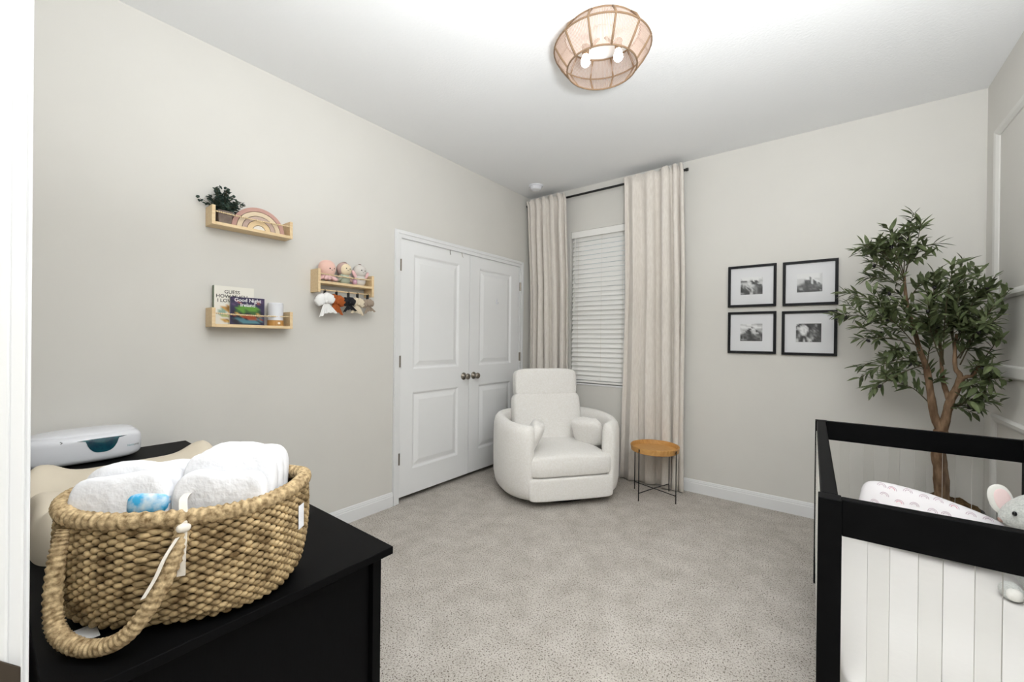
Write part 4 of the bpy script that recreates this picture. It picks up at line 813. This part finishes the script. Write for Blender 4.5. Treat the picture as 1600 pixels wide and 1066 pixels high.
# --- lounger pillow and plush rabbit
pw = thing('pillow', 'white bolster pillow printed with pink rainbows lying in the crib', 'pillow', (2.945, -1.235, 0.3735))
PR = Rz(math.radians(-4)) @ Ry(math.radians(8)) @ Rx(math.radians(-14))
def pwob(p): return Vector((p.x, p.y * (1 - 0.25 * abs(p.x / 0.225) ** 3), p.z * (1 - 0.22 * max(0, p.x / 0.225)) + 0.020 * (abs(p.x) / 0.225) ** 4 * (1 if p.z > 0 else -0.3)))
pcn = Vector((2.945, -1.235, 0.513))
MB().sell(pcn, 0.222, 0.075, 0.120, 0.55, 0.38, 56, 24, R=PR, wob=pwob).build('cover', 'pillow_fabric', pw, smooth=True)
rnd = random.Random(8)
def ppt(u, w): # point on the face towards the camera
    z = w * 0.120; cp = max(0, 1 - abs(w) ** (2 / 0.55)) ** (0.55 / 2); x = u * 0.222; q = max(0, 1 - (abs(x) / (0.222 * max(cp, 0.05))) ** (2 / 0.38)) ** (0.38 / 2)
    return PR @ pwob(Vector((x, -0.075 * cp * q - 0.0008, z))) + pcn
b1, b2 = MB(), MB()
for i in range(9):
    for j in range(4):
        u = -0.84 + 0.21 * i + (0.1 if j % 2 else 0) + rnd.uniform(-0.03, 0.03); w_ = -0.3 + 0.36 * j + rnd.uniform(-0.06, 0.06)
        if abs(u) > 0.86 or abs(w_) > 0.9: continue
        for k_, bb in ((0.085, b2), (0.052, b1 if (i + j) % 4 == 0 else b2)):
            bb.tube([ppt(u + k_ * math.cos(PI * q / 8) * 0.75, w_ + k_ * 1.35 * math.sin(PI * q / 8)) for q in range(9)], 0.0011, 5)
b2.build('rainbow_print', 'pr_mauve', pw); b1.build('rainbow_print', 'pr_pink', pw)
rbt = thing('plush_rabbit', 'grey plush rabbit with pink ear sitting in the crib', 'plush toy', (3.205, -1.40, 0.3735))
MB().sell((3.222, -1.385, 0.485), 0.072, 0.080, 0.112, 0.85, 0.95, 26, 16).build('body', 'rabbit_grey', rbt, smooth=True)
def hw(p): return Vector((p.x * (1.0 + (0.10 if p.x < 0 else 0)), p.y * (1 - 0.28 * max(0, -p.x / 0.08)), p.z * (1 - 0.30 * max(0, -p.x / 0.08)) - 0.030 * max(0, -p.x / 0.08) ** 2))
MB().sell((3.192, -1.420, 0.672), 0.078, 0.066, 0.070, 0.95, 0.95, 30, 18, wob=hw).build('head', 'rabbit_grey', rbt, smooth=True)
MB().sell((3.114, -1.424, 0.634), 0.010, 0.012, 0.009, 0.9, 0.9, 14, 10).build('nose', 'rabbit_nose', rbt, smooth=True)
MB().sell((3.134, -1.472, 0.676), 0.0065, 0.0065, 0.0085, 1, 1, 12, 8).build('eye', 'eye_black', rbt, smooth=True)
for (cx_, cy_, cz_, rot) in ((3.118, -1.395, 0.700, Rz(0.35) @ Ry(-0.30)), (3.262, -1.40, 0.715, Rz(-0.3) @ Ry(0.5))):
    e = MB().sell((cx_, cy_, cz_), 0.036, 0.010, 0.056, 0.9, 0.9, 22, 14, R=rot).build('ear', 'rabbit_white', rbt, smooth=True)
    p = rot @ Vector((0.002, -0.0065, 0)) + Vector((cx_, cy_, cz_)); MB().sell(p, 0.025, 0.006, 0.042, 0.9, 0.9, 20, 12, R=rot).build('inner_ear', 'rabbit_pink', e, smooth=True)
for (x, y) in ((3.128, -1.475), (3.215, -1.490)): 
    fo_ = MB().sell((x, y, 0.402), 0.030, 0.045, 0.028, 0.9, 0.9, 18, 12).build('foot', 'rabbit_grey', rbt, smooth=True); MB().sell((x, y - 0.032, 0.404), 0.021, 0.016, 0.021, 0.9, 0.9, 14, 10).build('sole', 'rabbit_white', fo_, smooth=True)
for x in (3.140, 3.272): MB().sell((x, -1.440, 0.500), 0.021, 0.024, 0.065, 0.85, 0.9, 16, 12, R=Rx(0.5)).build('arm', 'rabbit_grey', rbt, smooth=True)
